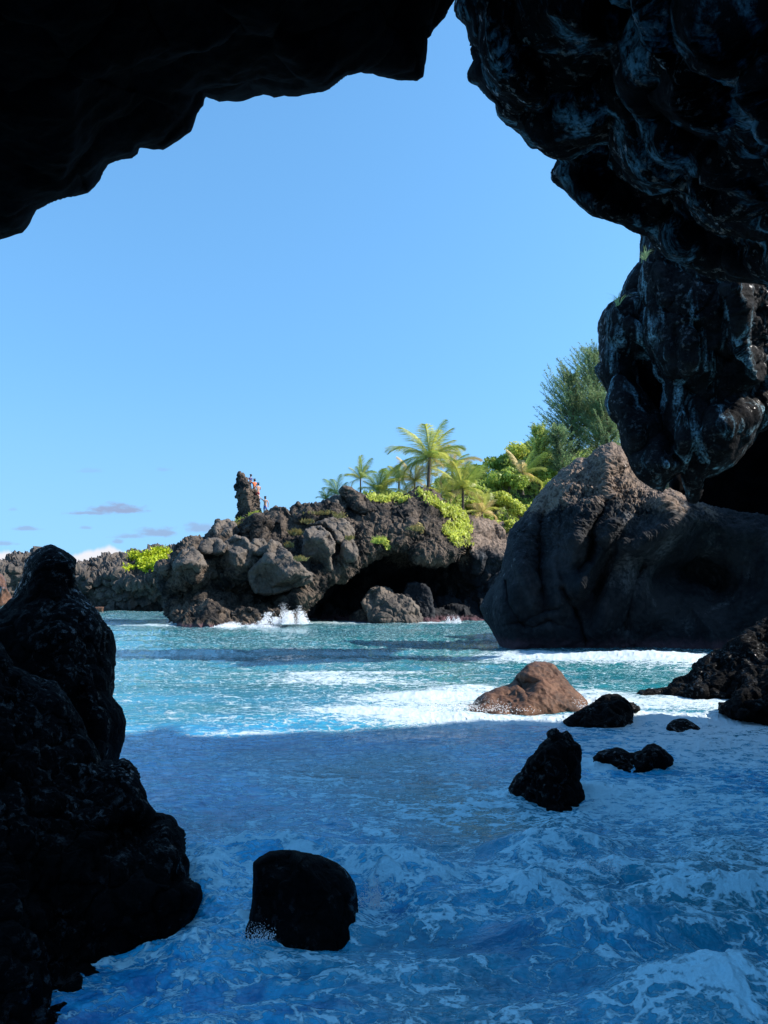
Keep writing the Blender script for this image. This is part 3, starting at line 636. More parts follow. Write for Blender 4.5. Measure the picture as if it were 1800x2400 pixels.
boulder([(512, 165), (530, 120), (552, 85), (575, 68), (600, 76), (625, 74), (652, 108), (668, 150), (662, 185), (640, 212), (600, 235), (555, 222), (520, 190)], [(570, 85, 66), (600, 150, 63.5), (605, 215, 62.5), (640, 130, 65.2), (550, 170, 66.0), (640, 190, 64)], 'pitted peaked block right beside the climber in blue shorts', 64.5, mat=M_isle,
        noise=(('fbm', 1.5, .2), ('block', .7, .12), ('rough', .25, .08)))
boulder([(650, 110), (655, 75), (680, 55), (715, 75), (760, 95), (765, 130), (720, 150), (665, 150)], [(680, 75, 66), (690, 125, 64.5), (740, 110, 65.5)], 'dark knobbly block on the skyline right of the pitted peaked block', 66, mat=M_isle)
boulder([(738, 80), (765, 62), (800, 55), (850, 22), (890, 25), (914, 60), (890, 85), (850, 92), (780, 97)], [(800, 80, 65.5), (860, 70, 65.2), (870, 35, 67.5), (820, 60, 66.6)], 'wide low block on the skyline with a lit sloping top', 66.5)
boulder([(870, 5), (885, -22), (925, -12), (960, 5), (1000, 40), (1042, 92), (1030, 112), (960, 108), (915, 78), (900, 40)], [(930, 20, 66), (960, 60, 65.5), (1000, 90, 65.4), (985, 45, 66.6)], 'black wedge-shaped block at the highest point of the skyline beside the palms', 67, mat=M_isle)
boulder([(880, 240), (905, 215), (940, 235), (955, 275), (945, 315), (905, 332), (880, 300)], [(905, 260, 59.9), (930, 290, 59.9), (925, 240, 61.2)], 'small upright block leaning at the head of the undercut cave', 61)
boulder([(965, 510), (985, 480), (1010, 447), (1060, 435), (1100, 446), (1125, 468), (1160, 470), (1200, 490), (1235, 535), (1250, 600), (1250, 680), (1040, 680), (1000, 600), (985, 550)],
        [(1020, 470, 62.5), (1060, 470, 61.5), (1020, 540, 61), (1100, 520, 60.4), (1160, 500, 61.2), (1180, 560, 60.2), (1060, 590, 59.8), (1200, 600, 59.8), (1230, 570, 61), (1100, 445, 63.6)], 'broad grey boulder lit by the sun at the mouth of the undercut cave', 62, thick=3,
        noise=(('fbm', 1.6, .25), ('block', .8, .14), ('rough', .3, .09)), ed=1.2)
boulder([(1160, 470), (1180, 425), (1220, 418), (1262, 430), (1290, 470), (1302, 540), (1300, 680), (1230, 680)], [(1215, 450, 64.5), (1250, 500, 64), (1270, 600, 63)], 'shaded dark boulder behind the broad grey one in the cave mouth', 65, mat=M_big, thick=3)
boulder([(920, 580), (935, 555), (975, 548), (1000, 565), (1010, 640), (920, 640)], [(950, 570, 62), (980, 600, 61.5)], 'small black boulder at the waterline left of the broad grey one', 62, mat=M_isle)
boulder([(195, 660), (205, 600), (228, 530), (245, 500), (272, 492), (300, 508), (340, 535), (372, 550), (385, 600), (390, 680)], [(240, 510, 56), (270, 500, 55.5), (255, 560, 54.0), (300, 560, 54.2), (340, 560, 55), (230, 640, 53.4), (330, 640, 53.4)], 'pyramid-shaped rock at the waterline with white streaks on its left face', 55, mat=M_isle, ed=1.2,
        noise=(('fbm', 1.6, .2), ('block', .7, .12), ('rough', .3, .08)))
boulder([(365, 600), (375, 560), (410, 540), (455, 528), (495, 545), (515, 600), (515, 680), (365, 680)], [(420, 560, 54.9), (470, 560, 54.8), (440, 640, 54)], 'low rough rock at the waterline right of the pyramid rock', 55.5, mat=M_isle, noise=(('fbm', 1.2, .25), ('block', .6, .2), ('rough', .25, .08)))
boulder([(500, 600), (520, 550), (550, 535), (600, 545), (605, 590), (650, 600), (660, 680), (500, 680)], [(550, 570, 55.2), (600, 620, 54.8)], 'jumbled low rock at the waterline where a wave is breaking', 56, mat=M_isle, noise=(('fbm', 1.2, .25), ('block', .6, .2), ('rough', .25, .08)))

# rock pillar on the crest
C8 = lambda L: sc(L, 160 / 1659, 530, 1090)
pil = C8([(190, 1420), (250, 1330), (245, 1230), (300, 1130), (262, 1010), (310, 900), (290, 830), (245, 755), (262, 650), (195, 540), (240, 440), (255, 320), (285, 230), (330, 185), (400, 215), (450, 260), (500, 320), (530, 400), (580, 500), (610, 590), (690, 600), (735, 700), (790, 830), (800, 950), (840, 1080), (850, 1250), (860, 1500), (190, 1600)])
pil_pts = C8([(330, 300, 69.6), (450, 300, 69.8), (430, 450, 68.8), (430, 620, 68.6), (540, 650, 68.5), (530, 900, 68.3), (590, 1100, 68.2), (560, 1300, 68.3), (280, 500, 70), (320, 1000, 69.6), (260, 1400, 69.4), (700, 700, 69.4), (760, 1000, 69.3), (830, 1300, 69.2), (400, 1500, 68.2), (700, 1500, 68.5)])
o = rock('rock_pillar', pil, pil_pts, M_isle, 69, step=1.0, edge_d=.5, edge_px=5, thick=1.3, sm=2, noise=(('fbm', 1, .12), ('block', .6, .14), ('ridge', .5, .12), ('rough', .2, .10)), facet=True)
tag(o, 'narrow leaning rock pillar on the headland crest that people are climbing', 'rock pillar')

# far coast
C2 = lambda L: sc(L, .3014, 0, 1150)
far = C2([(-400, 560), (-60, 545), (0, 540), (30, 535), (60, 492), (110, 500), (150, 482), (200, 482), (250, 450), (290, 428), (310, 470), (350, 500), (450, 520), (560, 530), (600, 545), (660, 530), (700, 520), (760, 515), (800, 498), (870, 482), (960, 465), (1050, 440), (1120, 440), (1200, 425), (1280, 435), (1350, 430), (1450, 400), (1520, 378), (1600, 385),
          (1900, 400), (1900, 1000), (-400, 1000)])
far = [(p[0], p[1] + (9 if p[1] < 1345 else 0)) for p in far]
far_pts = C2([(-400, 560, 118), (0, 545, 112), (60, 500, 112), (20, 620, 104), (150, 620, 104), (100, 880, 104), (290, 440, 120), (600, 555, 118), (700, 560, 116), (640, 650, 106), (700, 700, 105), (760, 680, 106), (900, 640, 106), (960, 700, 104), (1100, 720, 103), (1200, 680, 103), (750, 800, 107), (900, 800, 105), (1100, 800, 105), (1000, 500, 122), (1200, 450, 126), (1280, 520, 114),
              (1250, 620, 107), (1400, 450, 122), (1600, 400, 120), (1400, 700, 103), (1400, 900, 108), (900, 930, 106), (600, 930, 106), (-400, 950, 105), (400, 600, 112), (400, 900, 106), (1000, 600, 110), (850, 560, 114)])
o = rock('coast_cliff', far, far_pts, M_far, 110, step=1.8, edge_d=4, edge_px=20, thick=15, sm=1, noise=(('fbm', 7, .8), ('block', 3.5, .8), ('block', 1.4, .6), ('ridge', 2, .7), ('rough', .7, .6)), facet=True)
tag(o, 'low ragged lava coast in the distance with a bright green patch on top', 'cliff'); FAR = rock.last
o = rock('boulder', C2([(-60, 650), (0, 632), (25, 660), (45, 700), (60, 770), (90, 820), (100, 845), (60, 880), (0, 915), (-60, 930)]), C2([(0, 660, 26), (20, 760, 25), (70, 830, 26), (0, 880, 25)]), M_tan, 26, step=1.5, edge_d=.5, edge_px=10, thick=1.5, sm=1, noise=(('fbm', .8, .1), ('rough', .2, .04)))
tag(o, 'sunlit brown rock peeking in at the left edge behind the tall black boulder', 'boulder')
o = rock('boulder', C2([(730, 935), (735, 905), (770, 900), (808, 905), (800, 945), (780, 965), (740, 960)]), C2([(770, 925, 101)]), M_tan, 101, step=1, edge_d=.4, edge_px=5, thick=1.2, sm=1, noise=(('fbm', .8, .1), ('rough', .2, .04)))
tag(o, 'small pinkish rock in the water at the foot of the distant coast', 'boulder')

# ------------------------------------------------------------------ sea
def sea():
    rows = [-14.0, -10, -7, -5, -3, -1.5, 0, 1.0, 1.8, 2.4]
    py = 2760.0
    while py > 1402:
        a, b = ray(900, py); Y = -CH / float(b)
        if Y > 2.5: rows.append(Y)
        d = py - 1396
        py -= 2.6 if d > 200 else (1.6 if d > 60 else .9)
    Y = rows[-1]
    while Y < 9000: Y *= 1.25; rows.append(Y)
    rows = np.array(rows)
    uf = np.linspace(-1.12, 1.12, 900); ue = np.array([1.3, 1.6, 2, 2.6, 3.5, 5]); u = np.concatenate([-ue[::-1], uf, ue])
    Y, U = np.meshgrid(rows, u, indexing='ij')
    ye = np.maximum(Y, 2.5)
    X = ye * .52 * U + np.sign(U) * np.maximum(np.abs(U) - 1.12, 0) * (12 + ye * 3)
    x = X.ravel(); y = Y.ravel(); z0 = np.zeros_like(x)
    def P(sx, sy, o=0.): return np.stack([x * sx + o, y * sy + o * .7, z0 + o], 1)
    wx = fbm(P(.35, .35, 4), 2); wy = fbm(P(.35, .35, 40), 2)
    def Q(sx, sy, o=0., w=1.): return np.stack([(x + w * wx) * sx + o, (y + w * wy) * sy + o, z0 + o], 1)
    near = np.clip((10.5 - y) / 5, 0, 1); near = near * near * (3 - 2 * near)
    farf = np.clip((y - 14) / 20, 0, 1)
    h = .13 * fbm(Q(.16, .42, 1), 2) * (.4 + .6 * (1 - near)) + .03 * (1 - near) * (1 - farf) * perlin(Q(.5, 1.3, 71, 2.0)) + .16 * farf * perlin(Q(.12, .30, 9))
    chop = fbm(Q(.8, 1.7, 3), 4, gain=.6, ridged=True); h += .085 * chop * (.24 + .90 * farf) * (1 - .85 * near) + .05 * near * fbm(Q(.9, 1.5, 33, 1.6), 3)
    h += (.007 + .014 * farf) * (1 - .5 * near) * fbm(Q(3.0, 6.0, 5, .6), 3, gain=.6, ridged=True)
    h += .06 * farf * fbm(Q(1.3, 2.6, 25), 3, gain=.65, ridged=True)
    rgt = np.clip((x + .5) / 3, 0, 1)
    # churn in the mouth of the cave
    bl = fbm(Q(.9, 1.2, 7, 1.4), 3, gain=.5); sm_ = fbm(Q(4.5, 5.5, 11, .5), 3, gain=.55, billow=True)
    churn = near * (.35 + .65 * np.clip((9.5 - y) / 3 + rgt * .4, 0, 1))
    h += churn * (.19 * bl + .07 * np.clip(bl + .35, 0, 1) * sm_ + .004 * fbm(Q(14, 17, 17, .2), 2, ridged=True))
    foam = .27 * near + .42 * bl * near + .08 * sm_ * near
    def blob(px, py, rx, ry, amt, hh=0., rot=0.):
        nonlocal h, foam
        gx, gy = ground(px, py); dx = x - gx; dy = y - gy
        c, s = math.cos(rot), math.sin(rot); a = (dx * c + dy * s) / rx; b = (-dx * s + dy * c) / ry
        e = np.exp(-(a * a + b * b)); foam = foam + amt * e; h = h + hh * e * (1.35 if gy < 8 else 1)
    # bowls, crests and boils around the rocks of the foreground
    for t in [
        (640, 2020, .9, .30, .35, .17), (900, 2060, .55, .22, .3, .14, -.3), (980, 2110, .35, .25, .1, .10, -.6), (930, 2150, .25, .2, -.2, -.10), (560, 2100, .22, .35, .15, .02), (470, 2080, .18, .35, .45, .10),
        (1270, 2000, .55, .18, .35, .16), (1480, 2060, .8, .2, .25, .10), (1230, 2110, .30, .12, .45, .13), (1000, 2170, .4, .12, .4, .12), (1560, 2110, .5, .12, .45, .12), (1780, 2110, .3, .12, .5, .12),
        (1500, 2200, 1.0, .16, .0, .16), (1180, 2220, .4, .16, -.35, -.02), (1350, 2300, .55, .2, -.45, -.08), (1600, 2330, .5, .2, .35, .10), (1760, 2360, .3, .2, .4, .10), (700, 2240, .5, .12, .15, .05),
        (600, 2330, .6, .2, -.05, 0), (300, 2330, .5, .25, -.10, 0), (620, 2185, .12, .05, .5, .06), (900, 2100, .10, .04, .5, .12)]: blob(*t)
    for t in [(1290, 1860, .7, .16, .4, .02), (1230, 1840, .25, .3, .3, 0), (1370, 1840, .3, .25, .35, .03), (1480, 1795, .9, .2, .35, .03), (1600, 1712, .6, .25, .4, .03), (720, 2185, .4, .06, .4, .05), (830, 2150, .12, .2, .3, .04), (1640, 1690, 1.2, .4, .4, .05), (1240, 1420+600, .3, .1, .2, .06)]: blob(*t)
    # mid-water foam: sunlit wash round the tan boulder, line under the big rock
    for t in [(1000, 1640, 1.7, .8, .75, .05), (900, 1670, 1.6, .7, .7, .03), (1180, 1690, 2.2, .6, .85, .07), (830, 1600, 1.6, 1.2, .45, .05), (1100, 1620, .8, .8, .6, .10), (740, 1590, 1.2, 1.2, .30, 0), (1400, 1650, .6, .5, .7, .05), (1380, 1625, .6, .6, .4, .05),
              (1330, 1545, 3.2, 1.6, .75, .12), (1500, 1550, 2.6, 1.5, .85, .16), (1600, 1560, 1.6, 1.2, .6, .1), (1230, 1535, 1.5, 1.0, .5, .08), (820, 1580, 3, .5, .35, 0), (1480, 1640, 2.0, 1.0, .35, .03), (1620, 1660, 1.6, 1.2, .35, .02), (1500, 1690, 1.8, .5, .45, .08),
              (1440, 1680, .8, .35, .45, .12), (1700, 1740, 2.0, 1.4, .40, 0), (1400, 1860, 1.2, .5, .3, .0), (1480, 1800, .9, .35, .42, .09), (1400, 1800, .6, .25, .3, .03), (1600, 1900, 1.6, .6, .3, .0), (1320, 1860, .9, .22, .3, .02), (650, 1720, 1.5, .3, .25, 0), (700, 1830, 1.3, .8, .22, 0),
              (1000, 1900, 1.6, .6, .18, 0), (1700, 1640, 1.0, .8, .5, 0), (1780, 1700, 1.0, .6, .4, 0), (620, 1455, 2.5, 2.2, .6, 0), (520, 1470, 4, .9, .5, 0), (800, 1462, 9, 1.1, .35, 0), (1040, 1462, 5, 1.4, .35, 0), (350, 1468, 4, .7, .7, .05), (1150, 1530, 1.5, 1.2, -.1, 0)]: blob(*t)
    foam = foam + .10 * np.exp(-((y - 10.8) / 2.0) ** 2)  # extra foam lightens the dark band of shaded water
    streak = fbm(Q(.5, 1.5, 60, 1.5), 4, gain=.6)
    mid = np.exp(-((y - 9) / 4.5) ** 2)
    foam = foam + .16 * mid * (rgt + .35) + .22 * streak * (1 - .5 * farf) + .10 * chop * (y > 10)
    h = h * np.clip((y + 3) / 5, .2, 1) * (1 - np.clip((y - 150) / 300, 0, 1)) + .06 * np.clip(foam, 0, 1) * fbm(Q(2.6, 3.4, 80), 4, gain=.62, billow=True)
    ny, nx = X.shape; H = h.reshape(ny, nx)
    gy = np.gradient(H, axis=0) / (np.gradient(Y, axis=0) + 1e-6); gx = np.gradient(H, axis=1) / (np.gradient(X, axis=1) + 1e-6)
    k = .05 * (Y > 9) * (Y < 60)
    V = np.stack([x + np.clip(k * gx, -.08, .08).ravel(), y + np.clip(k * gy, -.08, .08).ravel(), h], 1); idx = np.arange(ny * nx).reshape(ny, nx)
    q = np.stack([idx[:-1, :-1], idx[:-1, 1:], idx[1:, 1:], idx[1:, :-1]], -1).reshape(-1, 4)
    return V, q, foam


m, g, b = new_mat('sea water')
pos = g.add('ShaderNodeNewGeometry').outputs['Position']
fa = g.add('ShaderNodeAttribute', attribute_name='foam').outputs['Fac']
yy = g.add('ShaderNodeSeparateXYZ', ins={0: pos}).outputs[1]
fp = g.vmul(pos, (1.0, 1.7, 1.0))
lace1 = g.noise(fp, 2.6, 8, .68, 1.4); lace2 = g.noise(fp, 9, 6, .7, 1.0)
wv = g.add('ShaderNodeVectorMath', operation='MULTIPLY_ADD', ins={0: g.add('ShaderNodeTexNoise', ins={'Vector': fp, 'Scale': 1.6, 'Detail': 5, 'Roughness': .6}).outputs['Color'], 1: (1.1, 1.1, 0), 2: fp}).outputs[0]
def lace(sc_, w):
    d = g.add('ShaderNodeTexVoronoi', feature='DISTANCE_TO_EDGE', ins={'Vector': wv, 'Scale': sc_}).outputs['Distance']
    return g.ramp(d, w, 0.0)
L1 = lace(3.0, .16); L2 = lace(8.5, .20); L3 = lace(1.2, .10)
pat = g.math('ADD', g.math('MULTIPLY', L1, .36), g.math('ADD', g.math('MULTIPLY', L2, .28), g.math('MULTIPLY', L3, .16)))
v = g.math('ADD', g.math('MULTIPLY', fa, g.ramp(yy, 9, 15, .80, 1.1)), g.math('ADD', pat, g.math('MULTIPLY', g.math('SUBTRACT', lace2, .5), .9)))
v = g.math('ADD', v, g.math('MULTIPLY', g.math('SUBTRACT', lace1, .5), .9))
fm = g.ramp(v, .50, .86)
aer_lift = g.ramp(g.math('ADD', g.math('MULTIPLY', fa, .5), lace1), .42, .80)
wcol = g.mix(g.ramp(yy, 9, 20), g.mix(aer_lift, (.004, .17, .42), (.03, .56, .92)), (.014, .165, .205))  # near water painted brighter and bluer to lift the shaded zone
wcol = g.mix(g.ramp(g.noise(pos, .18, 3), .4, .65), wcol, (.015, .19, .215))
cc = g.mix(fm, wcol, g.mix(g.ramp(yy, 8, 13), (.50, .88, 1.0), (.48, .57, .61)))  # near foam colour carries the blue of the shade
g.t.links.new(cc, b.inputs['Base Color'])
g.t.links.new(g.ramp(fm, 0, 1, .06, .6), b.inputs['Roughness'])
b.inputs['IOR'].default_value = 1.5
hh = g.math('ADD', g.math('MULTIPLY', g.math('ADD', g.noise(fp, 6, 5, .58, .4), g.math('MULTIPLY', g.noise(fp, 24, 3, .6, .6), .18)), g.ramp(yy, 6.5, 9.5, .034, .016)), g.math('MULTIPLY', fm, g.math('ADD', .008, g.math('MULTIPLY', g.noise(pos, 24, 4, .65), .018))))
bp = g.add('ShaderNodeBump', ins={'Strength': .8, 'Distance': 1.0, 'Height': hh})
g.t.links.new(bp.outputs[0], b.inputs['Normal'])
M_sea = m
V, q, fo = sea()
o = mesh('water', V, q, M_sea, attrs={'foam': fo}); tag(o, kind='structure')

# sea bed so that nothing hangs over emptiness
sb = plain('sea bed rock', (.05, .045, .04), .9, .3, .5)
o = mesh('seabed', [(-9000, -60, -6), (9000, -60, -6), (9000, 9000, -6), (-9000, 9000, -6)], [[0, 1, 2, 3]], sb); tag(o, kind='structure')

# ------------------------------------------------------------------ plants
M_palm = [plain('palm leaf', (.22, .30, .06), .4, .35, 1.5, .4), plain('young palm leaf', (.42, .43, .09), .4, .3, 1.5, .4), plain('dry palm leaf', (.58, .44, .18), .6, .3, 1.5, .3)]
M_trunk = plain('palm trunk', (.11, .085, .065), .9, .35, 4)
M_leaf = plain('bush leaf', (.30, .38, .07), .5, .5, .9, .45); M_leafy = plain('bright bush leaf', (.42, .46, .08), .5, .5, .9, .45)
M_iron = plain('ironwood needles', (.20, .28, .12), .6, .5, .6, .35); M_iron2 = plain('pale ironwood needles', (.50, .54, .15), .6, .4, .6, .45)  # second needle tone is a paler yellow-green
M_moss = plain('bright mossy plants', (.36, .42, .01), .6, .25, .8, .2)
M_dry = plain('dry grass', (.26, .21, .07), .7, .3, 2, .25)


class MB:
    def __init__(s): s.v = []; s.f = []
    def quad(s, a, b, c, d):
        n = len(s.v); s.v += [tuple(a), tuple(b), tuple(c), tuple(d)]; s.f.append((n, n + 1, n + 2, n + 3))
    def tube(s, pts, rad, k=7):
        n0 = len(s.v)
        for i, p in enumerate(pts):
            d = (pts[min(i + 1, len(pts) - 1)] - pts[max(i - 1, 0)]).normalized(); a = d.orthogonal().normalized(); c = d.cross(a)
            for j in range(k):
                t = 2 * math.pi * j / k; s.v.append(tuple(p + (a * math.cos(t) + c * math.sin(t)) * rad[i]))
        for i in range(len(pts) - 1):
            for j in range(k): s.f.append((n0 + i * k + j, n0 + i * k + (j + 1) % k, n0 + (i + 1) * k + (j + 1) % k, n0 + (i + 1) * k + j))
    def build(s, name, mat, parent=None, smooth=False): return mesh(name, s.v, s.f, mat, parent, smooth)


def frond_mesh(L, droop, seed, mat):
    r = random.Random(seed); mb = MB(); P = []
    n = 16; p = Vector((0, 0, 0)); ang = 0.0
    for i in range(n + 1):
        P.append(p.copy()); t = i / n
        ang = -droop * t * t * 1.6
        p = p + Vector((math.cos(ang), 0, math.sin(ang))) * L / n
    mb.tube(P, [.045 * (1 - .8 * i / n) + .006 for i in range(n + 1)], 4)
    for i in range(3, n * 6):
        t = i / (n * 6); k = min(int(t * n), n - 1); q = P[k].lerp(P[k + 1], t * n - k)
        ll = L * .36 * (math.sin(math.pi * min(1, t * .9 + .1)) ** .6) * (.85 + .3 * r.random()); w = .016 * L / 4.5
        for s in (-1, 1):
            d = Vector((.62 + .25 * r.random(), s * .85, -.30 - .45 * r.random())).normalized(); e = q + d * ll * .55; f = e + (d + Vector((0, 0, -.55))).normalized() * ll * .45
            sd_ = Vector((1, 0, 0)) * w
            mb.quad(q - sd_, q + sd_, e + sd_ * .9, e - sd_ * .9); mb.quad(e - sd_ * .9, e + sd_ * .9, f + sd_ * .15, f - sd_ * .1)
    o = mb.build('frond', mat); me = o.data; bpy.data.objects.remove(o); return me


FR = [[frond_mesh(4.5, dr, 10 * i + j, M_palm[i]) for j, dr in enumerate((.5, 1.0, 1.5))] for i in range(3)]


def palm(px, py, Y, Hpx_base, size, label, nf=20, lean=(0, 0), tilt=1.0, pal=(0, 1, 1), seed=1, up=0.0):
    """crown centre at (px,py); trunk runs down to pixel row Hpx_base"""
    r = random.Random(seed); top = at(px, py, Y); bot = at(px + lean[0], Hpx_base, Y); H = top.z - bot.z
    root = empty('palm_tree', bot); tag(root, label, 'palm tree', 'palms on the headland')
    mb = MB(); n = 12; pts = []
    off = top - bot
    for i in range(n + 1):
        t = i / n; pts.append(Vector((off.x * (t ** 1.6), 0, H * t)))
    mb.tube(pts, [(.20 * (1 - .35 * i / n) + (.10 if i == 0 else 0) + .012 * (i % 2)) * size for i in range(n + 1)], 9); mb.build('trunk', M_trunk, root, True)
    nf = int(nf * 1.15)
    for i in range(nf):
        a = i * 2.39996 + r.random() * 1.3; lv = i / nf
        elev = (1.35 - 1.75 * lv + up + r.uniform(-.28, .28)); k = 0 if elev > .8 else (1 if elev > .1 else 2)
        mt = pal[r.randrange(len(pal))]
        if lv > .9 and r.random() < .5: mt = 2
        f = bpy.data.objects.new('frond', FR[mt][k]); COL.objects.link(f); f.parent = root
        f.location = (off.x, 0, H); s = size * r.uniform(.62, 1.12)
        f.scale = (s, s, s); f.rotation_euler = (0, -elev, a)
    return root


# ground that carries the trees behind the cliff edge
hill = [(1040, 1190), (1080, 1160), (1130, 1130), (1200, 1105), (1300, 1060), (1450, 1040), (1700, 1000), (2100, 1000), (2100, 1400), (1040, 1400)]
M_soil = lava('leafy soil', dark=(.03, .035, .015), light=(.09, .09, .035), scale=.8, rough=.95, bump=.8, bdist=.1)
o = rock('hillside', hill, [(1040, 1190, 78), (1200, 1110, 90), (1300, 1065, 98), (1450, 1045, 104), (2100, 1000, 110), (1040, 1400, 78), (1200, 1300, 80), (1400, 1400, 82), (2100, 1400, 88), (1150, 1200, 80)], M_soil, 85, step=3, edge_d=2, edge_px=30, thick=20, sm=3, noise=(('fbm', 5, .7), ('rough', 1, .2)))
tag(o, kind='structure'); HILL = rock.last

palm(1007, 1072, 76, 1165, 1.05, 'tallest coconut palm with a slim bare trunk, standing above all the others', nf=22, lean=(-3, 0), seed=4)
palm(845, 1122, 76, 1175, .50, 'slender upright young palm nearest the skyline rocks, leftmost tall tuft', nf=12, seed=5, up=.3)
palm(790, 1158, 77, 1185, .50, 'low palm half hidden behind the black wedge block at the left', nf=12, seed=6, pal=(0,))
palm(765, 1170, 77, 1185, .36, 'tiny wispy palm tuft at the far left of the grove', nf=9, seed=16, pal=(0,))
palm(888, 1152, 75, 1190, .66, 'bushy yellow-green young palm with arching fronds left of the tall palm', nf=18, seed=7, up=.15, pal=(1, 1, 0))
palm(935, 1120, 80, 1180, .62, 'dark green palm between the bushy young palm and the tall trunk', nf=14, seed=8, pal=(0, 0, 1))
palm(972, 1128, 79, 1190, .66, 'yellowish palm close behind the left side of the tall trunk', nf=16, seed=9, pal=(1, 2))
palm(1060, 1095, 82, 1190, .78, 'wide palm with drooping yellow fronds just right of the tall palm', nf=18, seed=10, pal=(1, 2, 0))
palm(1085, 1145, 76, 1200, .78, 'squat fountain-shaped palm at the top of the green slope', nf=20, seed=11, up=.1, pal=(1, 1, 0))
palm(1035, 1160, 75, 1200, .45, 'small low palm at the foot of the tall trunk on its right', nf=12, seed=12)
palm(1130, 1200, 75, 1225, .58, 'low palm with arching pale fronds over the green slope', nf=12, seed=13, pal=(1, 2))
palm(1225, 1110, 84, 1160, .75, 'palm with pale drooping fronds among the bushes by the big rock', nf=12, seed=14, pal=(1, 2, 0), up=-.1)


def leaf_cloud(name, centres, mat, n, leaf, seed, parent=None, shape=(1, 1, 1)):
    r = np.random.default_rng(seed); C = np.array([c[:3] for c in centres]); Rr = np.array([c[3] for c in centres])
    w = Rr ** 2; k = r.choice(len(C), n, p=w / w.sum()); d = r.normal(size=(n, 3)); d /= np.linalg.norm(d, axis=1)[:, None]
    p = C[k] + d * (Rr[k] * (r.random(n) ** .4))[:, None] * np.array(shape)
    nn = d + r.normal(size=(n, 3)) * .6; nn /= np.linalg.norm(nn, axis=1)[:, None]
    a = np.cross(nn, r.normal(size=(n, 3))); a /= np.linalg.norm(a, axis=1)[:, None]; b_ = np.cross(nn, a)
    L = leaf * r.uniform(.6, 1.3, n)[:, None]; Wd = L * .5
    V = np.stack([p - a * L, p + b_ * Wd, p + a * L, p - b_ * Wd], 1).reshape(-1, 3)
    return mesh(name, V, np.arange(n * 4).reshape(n, 4), mat, parent, smooth=False)


def bush(px, py, Y, w, h, mat, label, seed, n=2600, leaf=.16):
    base = at(px, py + h * .5, Y); root = empty('bush', base); tag(root, label, 'bush', 'bushes on the headland slope')
    r = random.Random(seed); sx = w * Y / F * .5; sz = h * Y / F * .5; cs = []
    for i in range(11):
        a = r.random() * 6.28; q = r.random() ** .5
        cs.append((math.cos(a) * q * sx * .75, math.sin(a) * q * sx * .5, sz * (.6 + .9 * r.random() * (1 - .4 * q)), sx * r.uniform(.28, .45)))
    leaf_cloud('foliage', cs, mat, n, leaf, seed, root, (1, 1, .8))
    mb = MB()
    for c in cs[:6]:
        e = Vector(c[:3]); mb.tube([Vector((0, 0, -.3)), e * .5 + Vector((0, 0, .1)), e], [.07, .05, .02], 5)
    mb.build('stems', M_trunk, root, True)


bush(1190, 1120, 84, 110, 75, M_leaf, 'rounded dark green bush on the ridge line right of the palms', 31, 3600, .20)
bush(1160, 1170, 80, 80, 60, M_leafy, 'yellow-green bush below the ridge line bush', 32)
bush(1225, 1190, 80, 90, 70, M_leafy, 'bright leafy bush against the left flank of the big rock, upper one', 33)
bush(1180, 1235, 77, 80, 55, M_leafy, 'bright leafy bush low on the slope beside the big rock', 34)
bush(1130, 1215, 78, 60, 40, M_leaf, 'darker small bush at the middle of the green slope', 35)
bush(1270, 1100, 88, 120, 90, M_leaf, 'wide green bush at the foot of the feathery trees', 36, 3600, .2)
bush(1300, 1140, 82, 90, 80, M_leafy, 'light green bush just above the crest of the big rock flank', 37)
bush(1110, 1180, 79, 50, 36, M_leafy, 'small yellow bush just right of the squat palm', 38)


def ironwood(px, top, base, Y, w, mat, label, seed, n=120):
    b0 = at(px, base, Y); t0 = at(px, top, Y); H = t0.z - b0.z; root = empty('ironwood_tree', b0)
    tag(root, label, 'tree', 'feathery trees behind the big rock'); r = random.Random(seed); wm = w * Y / F * .5
    tk = MB(); lean = r.uniform(-.06, .06)
    sp = lambda t: Vector((lean * H * t + .15 * math.sin(5 * t + seed), .1 * math.sin(7 * t), H * t))
    tk.tube([sp(i / 8) for i in range(9)], [.20 * (1 - i / 8.5) + .02 for i in range(9)], 7)
    lf = MB(); prof = [r.uniform(.55, 1.25) for _ in range(9)]
    for i in range(n):
        t = .10 + .90 * r.random() ** .8; a = r.random() * 6.283; k = int((a / 6.283) * 9) % 9
        ln = (wm * (.25 + .95 * math.sin(math.pi * min(1, t * .80 + .16))) * prof[k] * r.uniform(.35, 1.1) + .25)
        p = sp(t * .93); d = Vector((math.cos(a), math.sin(a), r.uniform(.25, .9) + .7 * t)).normalized(); mid = p + d * ln * .6; e = p + d * ln + Vector((0, 0, r.uniform(-.1, .35) * ln * .4))
        tk.tube([p, mid, e], [.030, .018, .006], 4)
        m2 = int(14 + ln * 16)
        for j in range(m2):
            s = .15 + .85 * r.random() ** .7; q = p.lerp(mid, s / .6) if s < .6 else mid.lerp(e, (s - .6) / .4)
            dd = (d * .55 + Vector((r.gauss(0, .55), r.gauss(0, .55), r.gauss(.25, .45)))).normalized(); L = r.uniform(.18, .50) * (1.15 - .5 * s)
            sd_ = dd.cross(Vector((r.gauss(0, 1), r.gauss(0, 1), r.gauss(0, 1)))).normalized() * .020
            m_ = q + dd * L * .6; e2 = m_ + (dd + Vector((0, 0, -.35))).normalized() * L * .5
            lf.quad(q - sd_, q + sd_, m_ + sd_, m_ - sd_); lf.quad(m_ - sd_, m_ + sd_, e2 + sd_ * .2, e2 - sd_ * .2)
    tk.build('trunk', M_trunk, root, True); lf.build('crown', mat, root)


